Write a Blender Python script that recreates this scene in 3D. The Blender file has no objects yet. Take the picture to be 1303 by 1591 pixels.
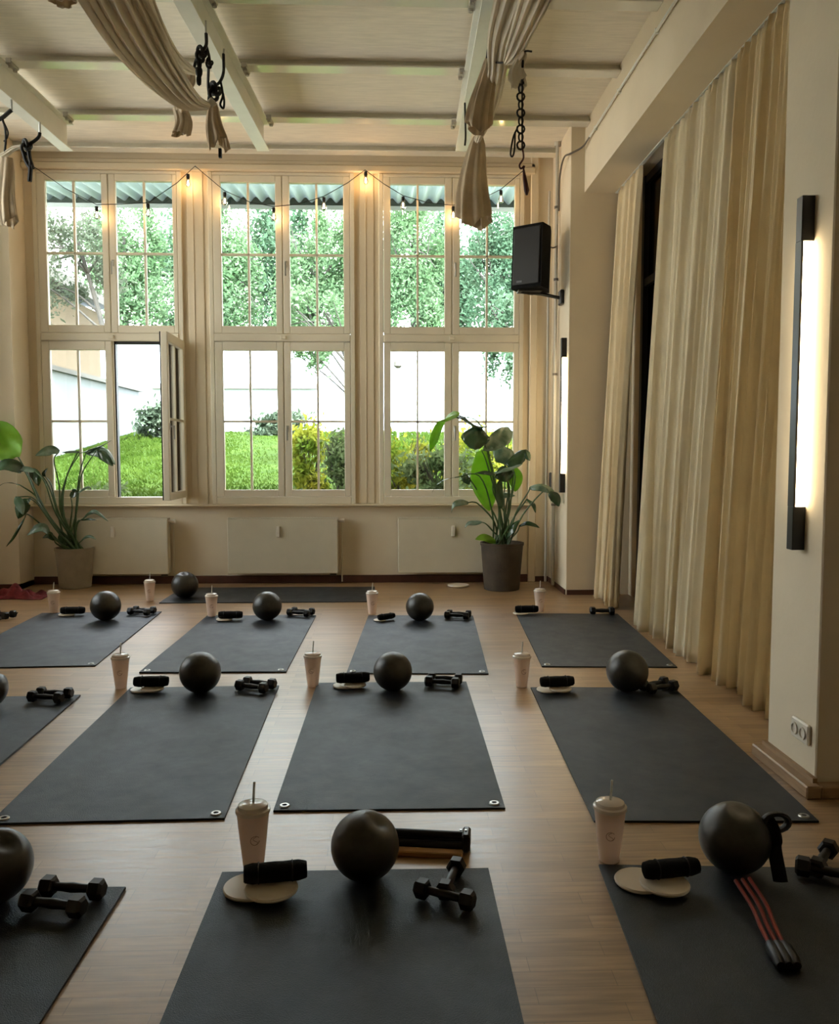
import bpy, math, random
from mathutils import Vector, Matrix
R = math.radians
PI = math.pi
random.seed(7)
sc = bpy.context.scene
COL = sc.collection

# ------------------------------------------------------------------ camera and measuring
W, H, F = 1303.0, 1591.0, 1300.0
CAMZ = 1.45
PITCH = math.atan(90.5 / F)
YAW = math.atan(46.5 / F * math.cos(PITCH))
cam_d = bpy.data.cameras.new('camera')
cam = bpy.data.objects.new('camera', cam_d)
COL.objects.link(cam)
cam_d.sensor_fit = 'HORIZONTAL'
cam_d.sensor_width = 36
cam_d.lens = 36 * F / W
cam_d.clip_start = .05
cam_d.clip_end = 300
fw = Vector((math.sin(YAW) * math.cos(PITCH), math.cos(YAW) * math.cos(PITCH), -math.sin(PITCH)))
cam.location = (0, 0, CAMZ)
cam.rotation_euler = fw.to_track_quat('-Z', 'Y').to_euler()
sc.camera = cam
RT = fw.cross(Vector((0, 0, 1))).normalized()
UP = RT.cross(fw)
O = Vector((0, 0, CAMZ))


def ray(px, py):
    return fw + RT * ((px - W / 2) / F) - UP * ((py - H / 2) / F)


def onY(px, py, Y):          # measured picture point -> place in the room at depth Y
    d = ray(px, py); return O + d * (Y / d.y)


def onX(px, py, X):
    d = ray(px, py); return O + d * (X / d.x)


def onZ(px, py, Z=0.0):
    d = ray(px, py); return O + d * ((Z - CAMZ) / d.z)


# ------------------------------------------------------------------ materials
def new_mat(name):
    m = bpy.data.materials.new(name); m.use_nodes = True
    nt = m.node_tree
    return m, nt, nt.nodes['Principled BSDF']


def mat(name, col, rough=.6, metal=0, spec=.5, noise=0, scale=8, bump=0, bscale=60, stretch=None, trans=0, sheen=0, coat=0, alpha=None):
    m, nt, p = new_mat(name)
    p.inputs['Base Color'].default_value = (*col, 1)
    p.inputs['Roughness'].default_value = rough
    p.inputs['Metallic'].default_value = metal
    p.inputs['Specular IOR Level'].default_value = spec
    if coat: p.inputs['Coat Weight'].default_value = coat; p.inputs['Coat Roughness'].default_value = .2
    if sheen: p.inputs['Sheen Weight'].default_value = sheen
    tc = nt.nodes.new('ShaderNodeTexCoord')
    mp = nt.nodes.new('ShaderNodeMapping')
    nt.links.new(tc.outputs['Object'], mp.inputs[0])
    if stretch: mp.inputs['Scale'].default_value = stretch
    if noise:
        n = nt.nodes.new('ShaderNodeTexNoise'); n.inputs['Scale'].default_value = scale; n.inputs['Detail'].default_value = 5
        nt.links.new(mp.outputs[0], n.inputs[0])
        r = nt.nodes.new('ShaderNodeValToRGB')
        r.color_ramp.elements[0].position = .3; r.color_ramp.elements[1].position = .7
        r.color_ramp.elements[0].color = (*[c * (1 - noise) for c in col], 1)
        r.color_ramp.elements[1].color = (*[min(1, c * (1 + noise)) for c in col], 1)
        nt.links.new(n.outputs[0], r.inputs[0]); nt.links.new(r.outputs[0], p.inputs['Base Color'])
    if bump:
        n = nt.nodes.new('ShaderNodeTexNoise'); n.inputs['Scale'].default_value = bscale; n.inputs['Detail'].default_value = 4
        nt.links.new(mp.outputs[0], n.inputs[0])
        b = nt.nodes.new('ShaderNodeBump'); b.inputs['Strength'].default_value = bump; b.inputs['Distance'].default_value = .01
        nt.links.new(n.outputs[0], b.inputs['Height']); nt.links.new(b.outputs[0], p.inputs['Normal'])
    if trans:
        t = nt.nodes.new('ShaderNodeBsdfTranslucent'); mx = nt.nodes.new('ShaderNodeMixShader')
        out = nt.nodes['Material Output']
        if p.inputs['Base Color'].links: nt.links.new(p.inputs['Base Color'].links[0].from_socket, t.inputs[0])
        else: t.inputs[0].default_value = (*col, 1)
        mx.inputs[0].default_value = trans
        nt.links.new(p.outputs[0], mx.inputs[1]); nt.links.new(t.outputs[0], mx.inputs[2]); nt.links.new(mx.outputs[0], out.inputs[0])
    return m


def leaf_mat(name, c1, c2, trans=.45, rough=.5, scale=3.0):
    m, nt, p = new_mat(name)
    n = nt.nodes.new('ShaderNodeTexNoise'); n.inputs['Scale'].default_value = scale; n.inputs['Detail'].default_value = 6
    tc = nt.nodes.new('ShaderNodeTexCoord'); nt.links.new(tc.outputs['Object'], n.inputs[0])
    r = nt.nodes.new('ShaderNodeValToRGB')
    r.color_ramp.elements[0].position = .35; r.color_ramp.elements[1].position = .65
    r.color_ramp.elements[0].color = (*c1, 1); r.color_ramp.elements[1].color = (*c2, 1)
    nt.links.new(n.outputs[0], r.inputs[0]); nt.links.new(r.outputs[0], p.inputs['Base Color'])
    p.inputs['Roughness'].default_value = rough
    if rough >= .55: p.inputs['Specular IOR Level'].default_value = .08
    t = nt.nodes.new('ShaderNodeBsdfTranslucent'); nt.links.new(r.outputs[0], t.inputs[0])
    mx = nt.nodes.new('ShaderNodeMixShader'); mx.inputs[0].default_value = trans
    nt.links.new(p.outputs[0], mx.inputs[1]); nt.links.new(t.outputs[0], mx.inputs[2])
    nt.links.new(mx.outputs[0], nt.nodes['Material Output'].inputs[0])
    return m


def emit_mat(name, col, s):
    m = bpy.data.materials.new(name); m.use_nodes = True; nt = m.node_tree
    nt.nodes.remove(nt.nodes['Principled BSDF'])
    e = nt.nodes.new('ShaderNodeEmission'); e.inputs[0].default_value = (*col, 1); e.inputs[1].default_value = s
    nt.links.new(e.outputs[0], nt.nodes['Material Output'].inputs[0])
    return m


def glass_mat():
    m = bpy.data.materials.new('pane_glass'); m.use_nodes = True; nt = m.node_tree
    nt.nodes.remove(nt.nodes['Principled BSDF'])
    t = nt.nodes.new('ShaderNodeBsdfTransparent'); t.inputs[0].default_value = (.97, .985, .975, 1)
    g = nt.nodes.new('ShaderNodeBsdfGlossy'); g.inputs['Roughness'].default_value = .03
    fr = nt.nodes.new('ShaderNodeFresnel'); fr.inputs[0].default_value = 1.45
    mx = nt.nodes.new('ShaderNodeMixShader')
    nt.links.new(fr.outputs[0], mx.inputs[0]); nt.links.new(t.outputs[0], mx.inputs[1]); nt.links.new(g.outputs[0], mx.inputs[2])
    nt.links.new(mx.outputs[0], nt.nodes['Material Output'].inputs[0])
    return m


def floor_mat():
    m, nt, p = new_mat('oak_strip_floor')
    tc = nt.nodes.new('ShaderNodeTexCoord')
    br = nt.nodes.new('ShaderNodeTexBrick')
    br.offset = .37; br.squash = 1
    br.inputs['Scale'].default_value = 1
    br.inputs['Brick Width'].default_value = .62
    br.inputs['Row Height'].default_value = .07
    br.inputs['Mortar Size'].default_value = .0012
    br.inputs['Mortar Smooth'].default_value = .3
    br.inputs['Bias'].default_value = 0
    br.inputs['Color1'].default_value = (.40, .255, .13, 1)
    br.inputs['Color2'].default_value = (.30, .185, .09, 1)
    br.inputs['Mortar'].default_value = (.18, .115, .06, 1)
    nt.links.new(tc.outputs['Object'], br.inputs[0])
    mp = nt.nodes.new('ShaderNodeMapping'); mp.inputs['Scale'].default_value = (2.0, 26, 1)
    nt.links.new(tc.outputs['Object'], mp.inputs[0])
    n = nt.nodes.new('ShaderNodeTexNoise'); n.inputs['Scale'].default_value = 2.2; n.inputs['Detail'].default_value = 7
    nt.links.new(mp.outputs[0], n.inputs[0])
    mr = nt.nodes.new('ShaderNodeMapRange'); mr.inputs['From Min'].default_value = .3; mr.inputs['From Max'].default_value = .7
    mr.inputs['To Min'].default_value = .72; mr.inputs['To Max'].default_value = 1.25
    nt.links.new(n.outputs[0], mr.inputs[0])
    mx = nt.nodes.new('ShaderNodeMix'); mx.data_type = 'RGBA'; mx.blend_type = 'MULTIPLY'; mx.inputs[0].default_value = 1
    nt.links.new(br.outputs[0], mx.inputs[6]); nt.links.new(mr.outputs[0], mx.inputs[7])
    nt.links.new(mx.outputs[2], p.inputs['Base Color'])
    r2 = nt.nodes.new('ShaderNodeMapRange'); r2.inputs['To Min'].default_value = .26; r2.inputs['To Max'].default_value = .40
    nt.links.new(n.outputs[0], r2.inputs[0]); nt.links.new(r2.outputs[0], p.inputs['Roughness'])
    b = nt.nodes.new('ShaderNodeBump'); b.inputs['Strength'].default_value = .25; b.inputs['Distance'].default_value = .003
    nt.links.new(mx.outputs[2], b.inputs['Height']); nt.links.new(b.outputs[0], p.inputs['Normal'])
    p.inputs['Specular IOR Level'].default_value = .5; p.inputs['IOR'].default_value = 2.0
    return m


M = {}
M['wall'] = mat('white_plaster', (.72, .62, .46), .85, noise=.03, scale=2.5, bump=.1, bscale=30)
M['timber'] = mat('cream_painted_timber', (.70, .59, .42), .5, noise=.03, scale=3)
M['frame'] = mat('cream_window_paint', (.72, .65, .51), .4, noise=.02, scale=4)
M['rebate_dark'] = mat('near_black_rebate', (.02, .02, .02), .5)  # near-black strips, also standing in for shade around the open sash
M['ceil'] = mat('whitewashed_boards', (.84, .77, .66), .7, noise=.08, scale=5, stretch=(1, 9, 1), bump=.3, bscale=20)
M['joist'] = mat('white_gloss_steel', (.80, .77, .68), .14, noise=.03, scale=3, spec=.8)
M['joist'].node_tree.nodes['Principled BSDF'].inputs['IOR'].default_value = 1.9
M['joist_side'] = mat('shaded_white_paint', (.60, .57, .47), .7, noise=.05)  # greyer than the flange: shade on the joist webs put into the colour
M['rail'] = mat('white_enamel_steel', (.76, .76, .70), .35, noise=.03)
M['clamp'] = mat('galvanised_clamp', (.38, .36, .32), .45, metal=.5)
M['floor'] = floor_mat()
M['base_wood'] = mat('oak_baseboard', (.30, .19, .10), .45, noise=.2, scale=6, stretch=(1, 1, 8))
M['base_dark'] = mat('red_brown_baseboard', (.07, .022, .012), .5, noise=.2)
M['mat'] = mat('charcoal_mat_foam', (.0035, .0055, .009), .47, noise=.35, scale=9, bump=.35, bscale=300, spec=.8)
_p = M['mat'].node_tree.nodes['Principled BSDF']
_p.inputs['IOR'].default_value = 1.42; _p.inputs['Sheen Weight'].default_value = .05; _p.inputs['Specular Tint'].default_value = (.78, .90, 1, 1); _p.inputs['Sheen Roughness'].default_value = .18; _p.inputs['Sheen Tint'].default_value = (.72, .84, 1, 1)  # blue tints put the cool window sheen into the mat colour
_nt = M['mat'].node_tree
for _sc, _a, _b in ((5, .40, .56),):
    _n = _nt.nodes.new('ShaderNodeTexNoise'); _n.inputs['Scale'].default_value = _sc; _n.inputs['Detail'].default_value = 12; _n.inputs['Roughness'].default_value = .75
    _c = _nt.nodes.new('ShaderNodeTexCoord'); _nt.links.new(_c.outputs['Object'], _n.inputs[0])
    _m = _nt.nodes.new('ShaderNodeMapRange'); _m.inputs['From Min'].default_value = .3; _m.inputs['From Max'].default_value = .7
    _m.inputs['To Min'].default_value = _a; _m.inputs['To Max'].default_value = _b
    _nt.links.new(_n.outputs[0], _m.inputs[0]); _nt.links.new(_m.outputs[0], _p.inputs['Roughness'])
M['mat_edge'] = mat('black_mat_edge', (.004, .004, .004), .5)
M['grommet'] = mat('steel_grommet', (.42, .42, .40), .35, metal=1)
M['ball'] = mat('grey_rubber_ball', (.026, .024, .018), .30, noise=.25, scale=5, bump=.15, bscale=200, spec=.55)
M['black'] = mat('black_rubber', (.006, .006, .007), .45, spec=.4)
M['blackmat'] = mat('black_textile', (.006, .006, .006), .9, bump=.4, bscale=150, spec=.2)
M['blackmetal'] = mat('black_powder_coat', (.008, .008, .009), .35)
M['disc'] = mat('white_disc_plastic', (.74, .66, .55), .4)
M['cup'] = mat('pinkish_smoothie_cup', (.90, .76, .66), .3, noise=.02, trans=.45, coat=.3)
M['lid'] = mat('clear_milky_lid', (.82, .76, .68), .15, trans=.35, coat=.6)
M['straw'] = mat('clear_straw', (.75, .73, .68), .25, trans=.3)
M['print'] = mat('brown_print', (.42, .28, .20), .6)
M['pot_l'] = mat('fibre_clay_pot', (.27, .22, .15), .85, noise=.12, scale=9, bump=.3)
M['pot_r'] = mat('brown_clay_pot', (.060, .045, .030), .85, noise=.3, scale=5, bump=.4)
M['soil'] = mat('dark_soil', (.03, .02, .014), 1, bump=1)
M['stem'] = mat('green_stem', (.05, .10, .03), .5, noise=.2)
M['leaf'] = leaf_mat('deep_green_leaf', (.022, .060, .024), (.05, .11, .04), .2, .22, 6)
M['leaf_l'] = leaf_mat('backlit_green_leaf', (.24, .47, .04), (.38, .60, .08), .65, .35, 5)  # yellow-green of backlit blades put into the colour
M['leaf_g'] = leaf_mat('pale_glare_leaf', (.10, .18, .10), (.26, .36, .27), .25, .18, 9)  # pale tone paints in the glare on leaf tops
for _n in ('leaf', 'leaf_g', 'leaf_l'): M[_n].node_tree.nodes['Principled BSDF'].inputs['IOR'].default_value = 1.75
M['curtain'] = mat('ecru_linen', (.80, .66, .42), .9, noise=.05, scale=6, bump=.2, bscale=250, trans=.12, sheen=.2)
M['curtain_s'] = mat('pale_ecru_linen', (.84, .74, .53), .9, noise=.05, scale=6, bump=.2, bscale=250, trans=.2, sheen=.2)
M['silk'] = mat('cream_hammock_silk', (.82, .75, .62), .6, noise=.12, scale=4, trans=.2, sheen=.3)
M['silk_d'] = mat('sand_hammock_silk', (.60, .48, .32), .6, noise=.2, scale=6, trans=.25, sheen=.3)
M['cord'] = mat('black_climbing_cord', (.007, .006, .006), .7)
M['cord_r'] = mat('dark_red_cord', (.06, .012, .010), .7)
M['rad'] = mat('cream_radiator_enamel', (.66, .60, .46), .35, noise=.02)
M['pipe'] = mat('grey_painted_pipe', (.50, .47, .40), .4)
M['pipe_d'] = mat('dull_dark_pipe', (.12, .10, .08), .5)
M['red'] = mat('dark_red_blanket', (.16, .018, .022), .9, noise=.5, scale=14, bump=.4)
M['redtube'] = mat('red_latex_tube', (.24, .025, .02), .3, noise=.1, coat=.4)
M['woodbar'] = mat('tan_wood_bar', (.36, .19, .07), .5, noise=.2, scale=5)
M['bulb'] = emit_mat('bulb_filament_glow', (1, .58, .24), 260)
M['bulbglass'] = glass_mat(); M['bulbglass'].name = 'bulb_glass'
M['led'] = emit_mat('warm_led_diffuser', (1, .80, .50), 22)
M['glass'] = glass_mat()
M['darkglass'] = mat('dark_glossy_panel', (.004, .005, .007), .15)  # opaque dark gloss in place of clear glass
M['socket'] = mat('white_socket_plastic', (.72, .66, .56), .4)
M['silver'] = mat('satin_steel', (.5, .5, .48), .3, metal=1)
# outdoors
M['grass'] = leaf_mat('lawn_green', (0.015, 0.031, 0.003), (0.027, 0.049, 0.005), .1, .9, 2.5)
M['blade'] = leaf_mat('grass_blade', (0.020, 0.042, 0.003), (0.038, 0.065, 0.008), .4, .7, 1.2)
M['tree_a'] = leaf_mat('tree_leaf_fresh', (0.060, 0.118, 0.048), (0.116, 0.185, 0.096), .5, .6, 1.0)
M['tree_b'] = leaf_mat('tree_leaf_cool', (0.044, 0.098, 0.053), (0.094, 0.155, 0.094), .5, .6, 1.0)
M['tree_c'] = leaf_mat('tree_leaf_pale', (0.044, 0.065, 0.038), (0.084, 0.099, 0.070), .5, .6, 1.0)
M['shrub_y'] = leaf_mat('shrub_leaf_yellow', (0.102, 0.166, 0.017), (0.324, 0.291, 0.035), .45, .6, 1.8)
M['shrub_g'] = leaf_mat('shrub_leaf_dull', (0.053, 0.086, 0.032), (0.134, 0.171, 0.076), .4, .6, 2.2)
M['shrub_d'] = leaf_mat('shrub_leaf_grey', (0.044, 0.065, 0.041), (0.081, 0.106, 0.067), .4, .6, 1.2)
M['bark'] = mat('grey_bark', (.025, .022, .017), .9, noise=.3)
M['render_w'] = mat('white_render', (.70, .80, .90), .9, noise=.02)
M['render_y'] = mat('pale_yellow_render', (.095, .068, .036), .9, noise=.04)
M['roofedge'] = mat('grey_roof_edge', (.07, .065, .055), .8)
M['awning'] = mat('pale_corrugated_sheet', (.46, .52, .53), .5, trans=.25)
M['awning_d'] = mat('dark_gutter', (.03, .05, .04), .6)

# ------------------------------------------------------------------ mesh builder


class MB:
    def __init__(s):
        s.v = []; s.f = []; s.mi = []; s.cur = 0

    def add(s, vs, fs):
        n = len(s.v); s.v += [tuple(v) for v in vs]
        s.f += [tuple(i + n for i in f) for f in fs]; s.mi += [s.cur] * len(fs)
        return s

    def box(s, a, b, bev=0.0, rz=0, c=None):
        x0, y0, z0 = [min(a[i], b[i]) for i in range(3)]; x1, y1, z1 = [max(a[i], b[i]) for i in range(3)]
        if bev <= 0:
            vs = [(x0, y0, z0), (x1, y0, z0), (x1, y1, z0), (x0, y1, z0), (x0, y0, z1), (x1, y0, z1), (x1, y1, z1), (x0, y1, z1)]
            fs = [(3, 2, 1, 0), (4, 5, 6, 7), (0, 1, 5, 4), (1, 2, 6, 5), (2, 3, 7, 6), (3, 0, 4, 7)]
        else:
            e = bev; vs = []; fs = []
            for z, i in ((z0, e), (z0 + e, 0), (z1 - e, 0), (z1, e)):
                vs += [(x0 + e, y0 + i, z), (x1 - e, y0 + i, z), (x1 - i, y0 + e, z), (x1 - i, y1 - e, z), (x1 - e, y1 - i, z), (x0 + e, y1 - i, z), (x0 + i, y1 - e, z), (x0 + i, y0 + e, z)]
            for k in range(3):
                for j in range(8):
                    fs.append((k * 8 + j, k * 8 + (j + 1) % 8, k * 8 + 8 + (j + 1) % 8, k * 8 + 8 + j))
            fs.append(tuple(range(7, -1, -1))); fs.append(tuple(range(24, 32)))
        if rz:
            cc = Vector(c) if c else Vector(((x0 + x1) / 2, (y0 + y1) / 2, 0)); m = Matrix.Rotation(rz, 3, 'Z')
            vs = [m @ (Vector(v) - Vector((cc.x, cc.y, 0))) + Vector((cc.x, cc.y, 0)) for v in vs]
        return s.add(vs, fs)

    def sweep(s, pts, wid, thk=None, seg=12, lobes=0, amp=0, phase=0, up=None, cap=True, twist=0, rip=0):
        """closed sweep through pts; wid/thk are numbers or lists"""
        pts = [Vector(p) for p in pts]; n = len(pts)
        wl = wid if isinstance(wid, (list, tuple)) else [wid] * n
        tl = wl if thk is None else (thk if isinstance(thk, (list, tuple)) else [thk] * n)
        vs = []; fs = []; prev = None
        for i, p in enumerate(pts):
            t = (pts[min(i + 1, n - 1)] - pts[max(i - 1, 0)]).normalized()
            if prev is None:
                a = Vector(up) if up else (Vector((0, 0, 1)) if abs(t.z) < .9 else Vector((1, 0, 0)))
            else: a = prev
            v = (a - t * a.dot(t))
            v = v.normalized() if v.length > 1e-6 else t.orthogonal().normalized()
            prev = v; u = t.cross(v).normalized()
            for j in range(seg):
                an = 2 * PI * j / seg + twist * i
                k = 1 + (amp * math.cos(lobes * (2 * PI * j / seg) + phase) if lobes else 0)
                rp_ = rip * min(1, wl[i] / .12) * math.cos(lobes * (2 * PI * j / seg) * .5 + phase + i * .035) * (1 if math.sin(an) > 0 else -1) * abs(math.sin(an)) ** .3 if rip else 0
                vs.append(p + u * (math.cos(an) * wl[i] * k) + v * (math.sin(an) * tl[i] * k + rp_))
        for i in range(n - 1):
            for j in range(seg):
                fs.append((i * seg + j, i * seg + (j + 1) % seg, (i + 1) * seg + (j + 1) % seg, (i + 1) * seg + j))
        if cap:
            fs.append(tuple(range(seg - 1, -1, -1))); fs.append(tuple((n - 1) * seg + j for j in range(seg)))
        return s.add(vs, fs)

    def lathe(s, prof, c=(0, 0, 0), seg=28, wob=None, cap=True):
        vs = []; fs = []; n = len(prof)
        for i, (r, z) in enumerate(prof):
            for j in range(seg):
                a = 2 * PI * j / seg; k = wob(a, z) if wob else 1
                vs.append((c[0] + r * k * math.cos(a), c[1] + r * k * math.sin(a), c[2] + z))
        for i in range(n - 1):
            for j in range(seg):
                fs.append((i * seg + j, i * seg + (j + 1) % seg, (i + 1) * seg + (j + 1) % seg, (i + 1) * seg + j))
        if cap and prof[0][0] > 1e-5: fs.append(tuple(range(seg - 1, -1, -1)))
        if cap and prof[-1][0] > 1e-5: fs.append(tuple((n - 1) * seg + j for j in range(seg)))
        return s.add(vs, fs)

    def torus(s, c, r, t, ax='z', seg=14, ts=6, sx=1, sy=1):
        vs = []; fs = []
        for i in range(seg):
            a = 2 * PI * i / seg
            for j in range(ts):
                b = 2 * PI * j / ts
                x = (r + t * math.cos(b)) * math.cos(a) * sx; y = (r + t * math.cos(b)) * math.sin(a) * sy; z = t * math.sin(b)
                if ax == 'y': x, y, z = x, z, y
                if ax == 'x': x, y, z = z, x, y
                vs.append((c[0] + x, c[1] + y, c[2] + z))
        for i in range(seg):
            for j in range(ts):
                fs.append((i * ts + j, ((i + 1) % seg) * ts + j, ((i + 1) % seg) * ts + (j + 1) % ts, i * ts + (j + 1) % ts))
        return s.add(vs, fs)

    def grid(s, fn, nu, nv):
        vs = [fn(i / nu, j / nv) for i in range(nu + 1) for j in range(nv + 1)]
        fs = [(i * (nv + 1) + j, (i + 1) * (nv + 1) + j, (i + 1) * (nv + 1) + j + 1, i * (nv + 1) + j + 1) for i in range(nu) for j in range(nv)]
        return s.add(vs, fs)

    def build(s, name, m, parent=None, smooth=False, origin=None, solid=0, sub=0):
        me = bpy.data.meshes.new(name)
        off = Vector(origin) if origin is not None else None
        vs = [tuple(Vector(v) - off) for v in s.v] if off else s.v
        me.from_pydata(vs, [], s.f)
        for x in (m if isinstance(m, (list, tuple)) else [m]): me.materials.append(x)
        me.polygons.foreach_set('material_index', s.mi)
        if smooth:
            me.polygons.foreach_set('use_smooth', [True] * len(me.polygons))
            me.set_sharp_from_angle(angle=R(40))
        me.update()
        o = bpy.data.objects.new(name, me); COL.objects.link(o)
        if off: o.location = off
        if parent is not None:
            o.parent = parent
        if solid:
            md = o.modifiers.new('thickness', 'SOLIDIFY'); md.thickness = solid; md.offset = 0
        if sub:
            md = o.modifiers.new('smooth', 'SUBSURF'); md.levels = sub; md.render_levels = sub
        return o


def tag(o, label=None, cat=None, group=None, kind=None):
    if label: o['label'] = label
    if cat: o['category'] = cat
    if group: o['group'] = group
    if kind: o['kind'] = kind
    return o


def thing(name, loc=(0, 0, 0), rz=0, **k):
    o = bpy.data.objects.new(name, None); COL.objects.link(o)
    o.location = loc; o.rotation_euler = (0, 0, rz); o.empty_display_size = .1
    return tag(o, **k)


def kids(o): return [c for c in bpy.data.objects if c.parent == o]


def copy_tree(o, parent=None):
    c = o.copy(); COL.objects.link(c); c.parent = parent
    for ch in kids(o): copy_tree(ch, c)
    return c


def place(proto, used, loc, rz=0, sc_=1.0, **k):
    """first use moves the prototype itself, later uses copy it with its parts"""
    if used.get(proto.name): o = copy_tree(proto)
    else: o = proto; used[proto.name] = 1
    o.location = loc; o.rotation_euler[2] = rz; o.scale = (sc_,) * 3
    return tag(o, **k)


def smoothpath(pts, n=6):
    pts = [Vector(p) for p in pts]; out = []
    P = [pts[0] * 2 - pts[1]] + pts + [pts[-1] * 2 - pts[-2]]
    for i in range(1, len(P) - 2):
        for k in range(n):
            t = k / n
            a, b, c, d = P[i - 1], P[i], P[i + 1], P[i + 2]
            out.append(.5 * ((2 * b) + (c - a) * t + (2 * a - 5 * b + 4 * c - d) * t * t + (3 * b - a - 3 * c + d) * t ** 3))
    out.append(pts[-1]); return out


# ------------------------------------------------------------------ room dimensions
YW = 9.40          # inner face of the window wall
ZC = 4.725         # ceiling boards
XL, XR, YB = -4.42, 2.46, -3.0
XP = 1.81          # pier face


def struct(name, mb, m, **k):
    o = mb.build(name, m, smooth=k.pop('smooth', False), parent=k.get('parent'))
    if k.get('parent') is None: tag(o, kind='structure', label=k.get('label'), cat=k.get('cat'))
    return o


struct('floor', MB().box((XL, YB, -.1), (XR, YW + .4, 0)), M['floor'])
struct('ceiling', MB().box((XL, YB, ZC), (XR, YW + .4, ZC + .12)), M['ceil'])
LW = ((5.9, 7.1), (7.4, 8.7)); LZ = (1.0, 4.6)
b = MB(); b.box((XL - .2, YB, 0), (XL, YW + .4, LZ[0])); b.box((XL - .2, YB, LZ[1]), (XL, YW + .4, ZC))
for y0, y1 in ((YB, LW[0][0]), (LW[0][1], LW[1][0]), (LW[1][1], YW + .4)): b.box((XL - .2, y0, LZ[0]), (XL, y1, LZ[1]))
struct('wall_left', b, M['wall'])
for i, (y0, y1) in enumerate(LW):       # added side windows, out of view, to brighten the room
    w = thing('window_%d' % (5 + i), kind='structure'); b = MB()
    for y in (y0, (y0 + y1) / 2 - .03, y1 - .06): b.box((XL - .1, y, LZ[0]), (XL - .04, y + .06, LZ[1]))
    for z in (LZ[0], 2.6, LZ[1] - .06): b.box((XL - .1, y0, z), (XL - .04, y1, z + .06))
    b.build('window_frame', M['frame'], w)
    MB().box((XL - .075, y0, LZ[0]), (XL - .07, y1, LZ[1])).build('glass', M['glass'], w)
struct('wall_back', MB().box((XL - .2, YB - .2, 0), (XR + .2, YB, ZC)), M['wall'])
struct('wall_right', MB().box((XR, YB, 0), (XR + .2, YW + .4, ZC)), M['wall'])
# piers
struct('wall_left_pier', MB().box((XL, 9.02, 0), (-3.95, YW + .3, ZC)), M['wall'])
struct('wall_right_pier', MB().box((XP, 8.49, 0), (XR, YW + .4, ZC), .006), M['wall'])
struct('wall_right_near_pier', MB().box((XP, 3.42, 0), (XR, 3.87, 4.05), .006), M['wall'])
# box beam along the right side
struct('trim_1', MB().box((1.95, YB, 4.05), (XR, 8.49, ZC)), M['wall'])
# the near pier and its oak base
b = MB(); b.box((XP - .065, 3.36, 0), (XP, 3.90, .055), .006); b.box((XP - .02, 3.40, .055), (XP, 3.885, .075)); b.box((XP, 3.36, 0), (XR, 3.42, .055), .006)
struct('baseboard_right', b, M['base_wood'])
b = MB(); b.box((XP + .01, 8.47, 0), (2.3, 8.49, .05)); b.box((XP - .014, 8.5, 0), (XP, YW, .05)); b.box((1.62, YW - .02, 0), (XP - .014, YW, .06))
struct('baseboard_right_far', b, M['base_dark'])

# ---- window wall
gA, gB, gC = (60, 288), (328, 552), (589, 812)
X_ = lambda px, py=640: onY(px, py, YW).x
Z_ = lambda py, px=450: onY(px, py, YW).z
zs0, zs1 = Z_(783), Z_(772)           # sill and lower edge of the frames
zt = Z_(268)
xe = X_(828)
groups = []
for g in (gA, gB, gC): groups.append((X_(g[0]), X_(g[1])))
bw = MB()
bw.box((XL, YW, 0), (XP, YW + .35, zs0))                     # parapet
bw.box((XL, YW, zt), (XP, YW + .35, ZC))                     # lintel
bw.box((xe, YW, zs0), (XP, YW + .35, zt))
struct('wall_window', bw, M['wall'])
bw = MB()
xs = [-3.97] + [v for g in groups for v in g] + [xe]
for i in range(0, 8, 2):                                      # timber posts between the groups, with raised boards
    x0, x1 = xs[i], xs[i + 1]
    bw.box((x0, YW + .02, zs0), (x1, YW + .3, zt))
    if x1 - x0 > .2:
        bw.box((x0 + .055, YW + .010, zs0), (x1 - .055, YW + .02, zt), .003)
        bw.box((x0 + .115, YW + .004, zs0), (x0 + .125, YW + .010, zt), .002)
bw.box((-3.95, YW - .05, zt), (xe, YW, zt + .075), .012)
bw.box((-3.95, YW - .03, zt + .075), (xe, YW, zt + .12), .008)
bw.box((-3.95, YW - .015, zt + .12), (xe, YW, ZC - .02))
bw.box((xe - .05, YW - .03, 0), (xe + .035, YW, ZC), .008)
struct('trim_2', bw, M['timber'])
bw = MB(); bw.box((-3.95, YW - .09, zs0 - .022), (xe - .02, YW + .1, zs0), .006)
struct('trim_3', bw, M['timber'])
bw = MB(); bw.box((-3.95, YW - .025, 0), (xe - .05, YW, .085), .004)
struct('baseboard_window', bw, M['base_dark'])
b = MB(); b.box((-3.97, 9.0, 0), (XL, 9.02, .06)); b.box((-3.97, 9.0, 0), (-3.95, YW, .06))
struct('baseboard_left', b, M['base_dark'])


def handle_mesh(dr=-1):
    h = MB(); h.box((-.012, -.008, -.035), (.012, 0, .035), .003); h.box((-.008, -.045, -.008), (.008, -.008, .008), .002)
    h.box((-.009, -.055, -.13 if dr else -.008), (.009, -.04, .012), .003); return h


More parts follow.
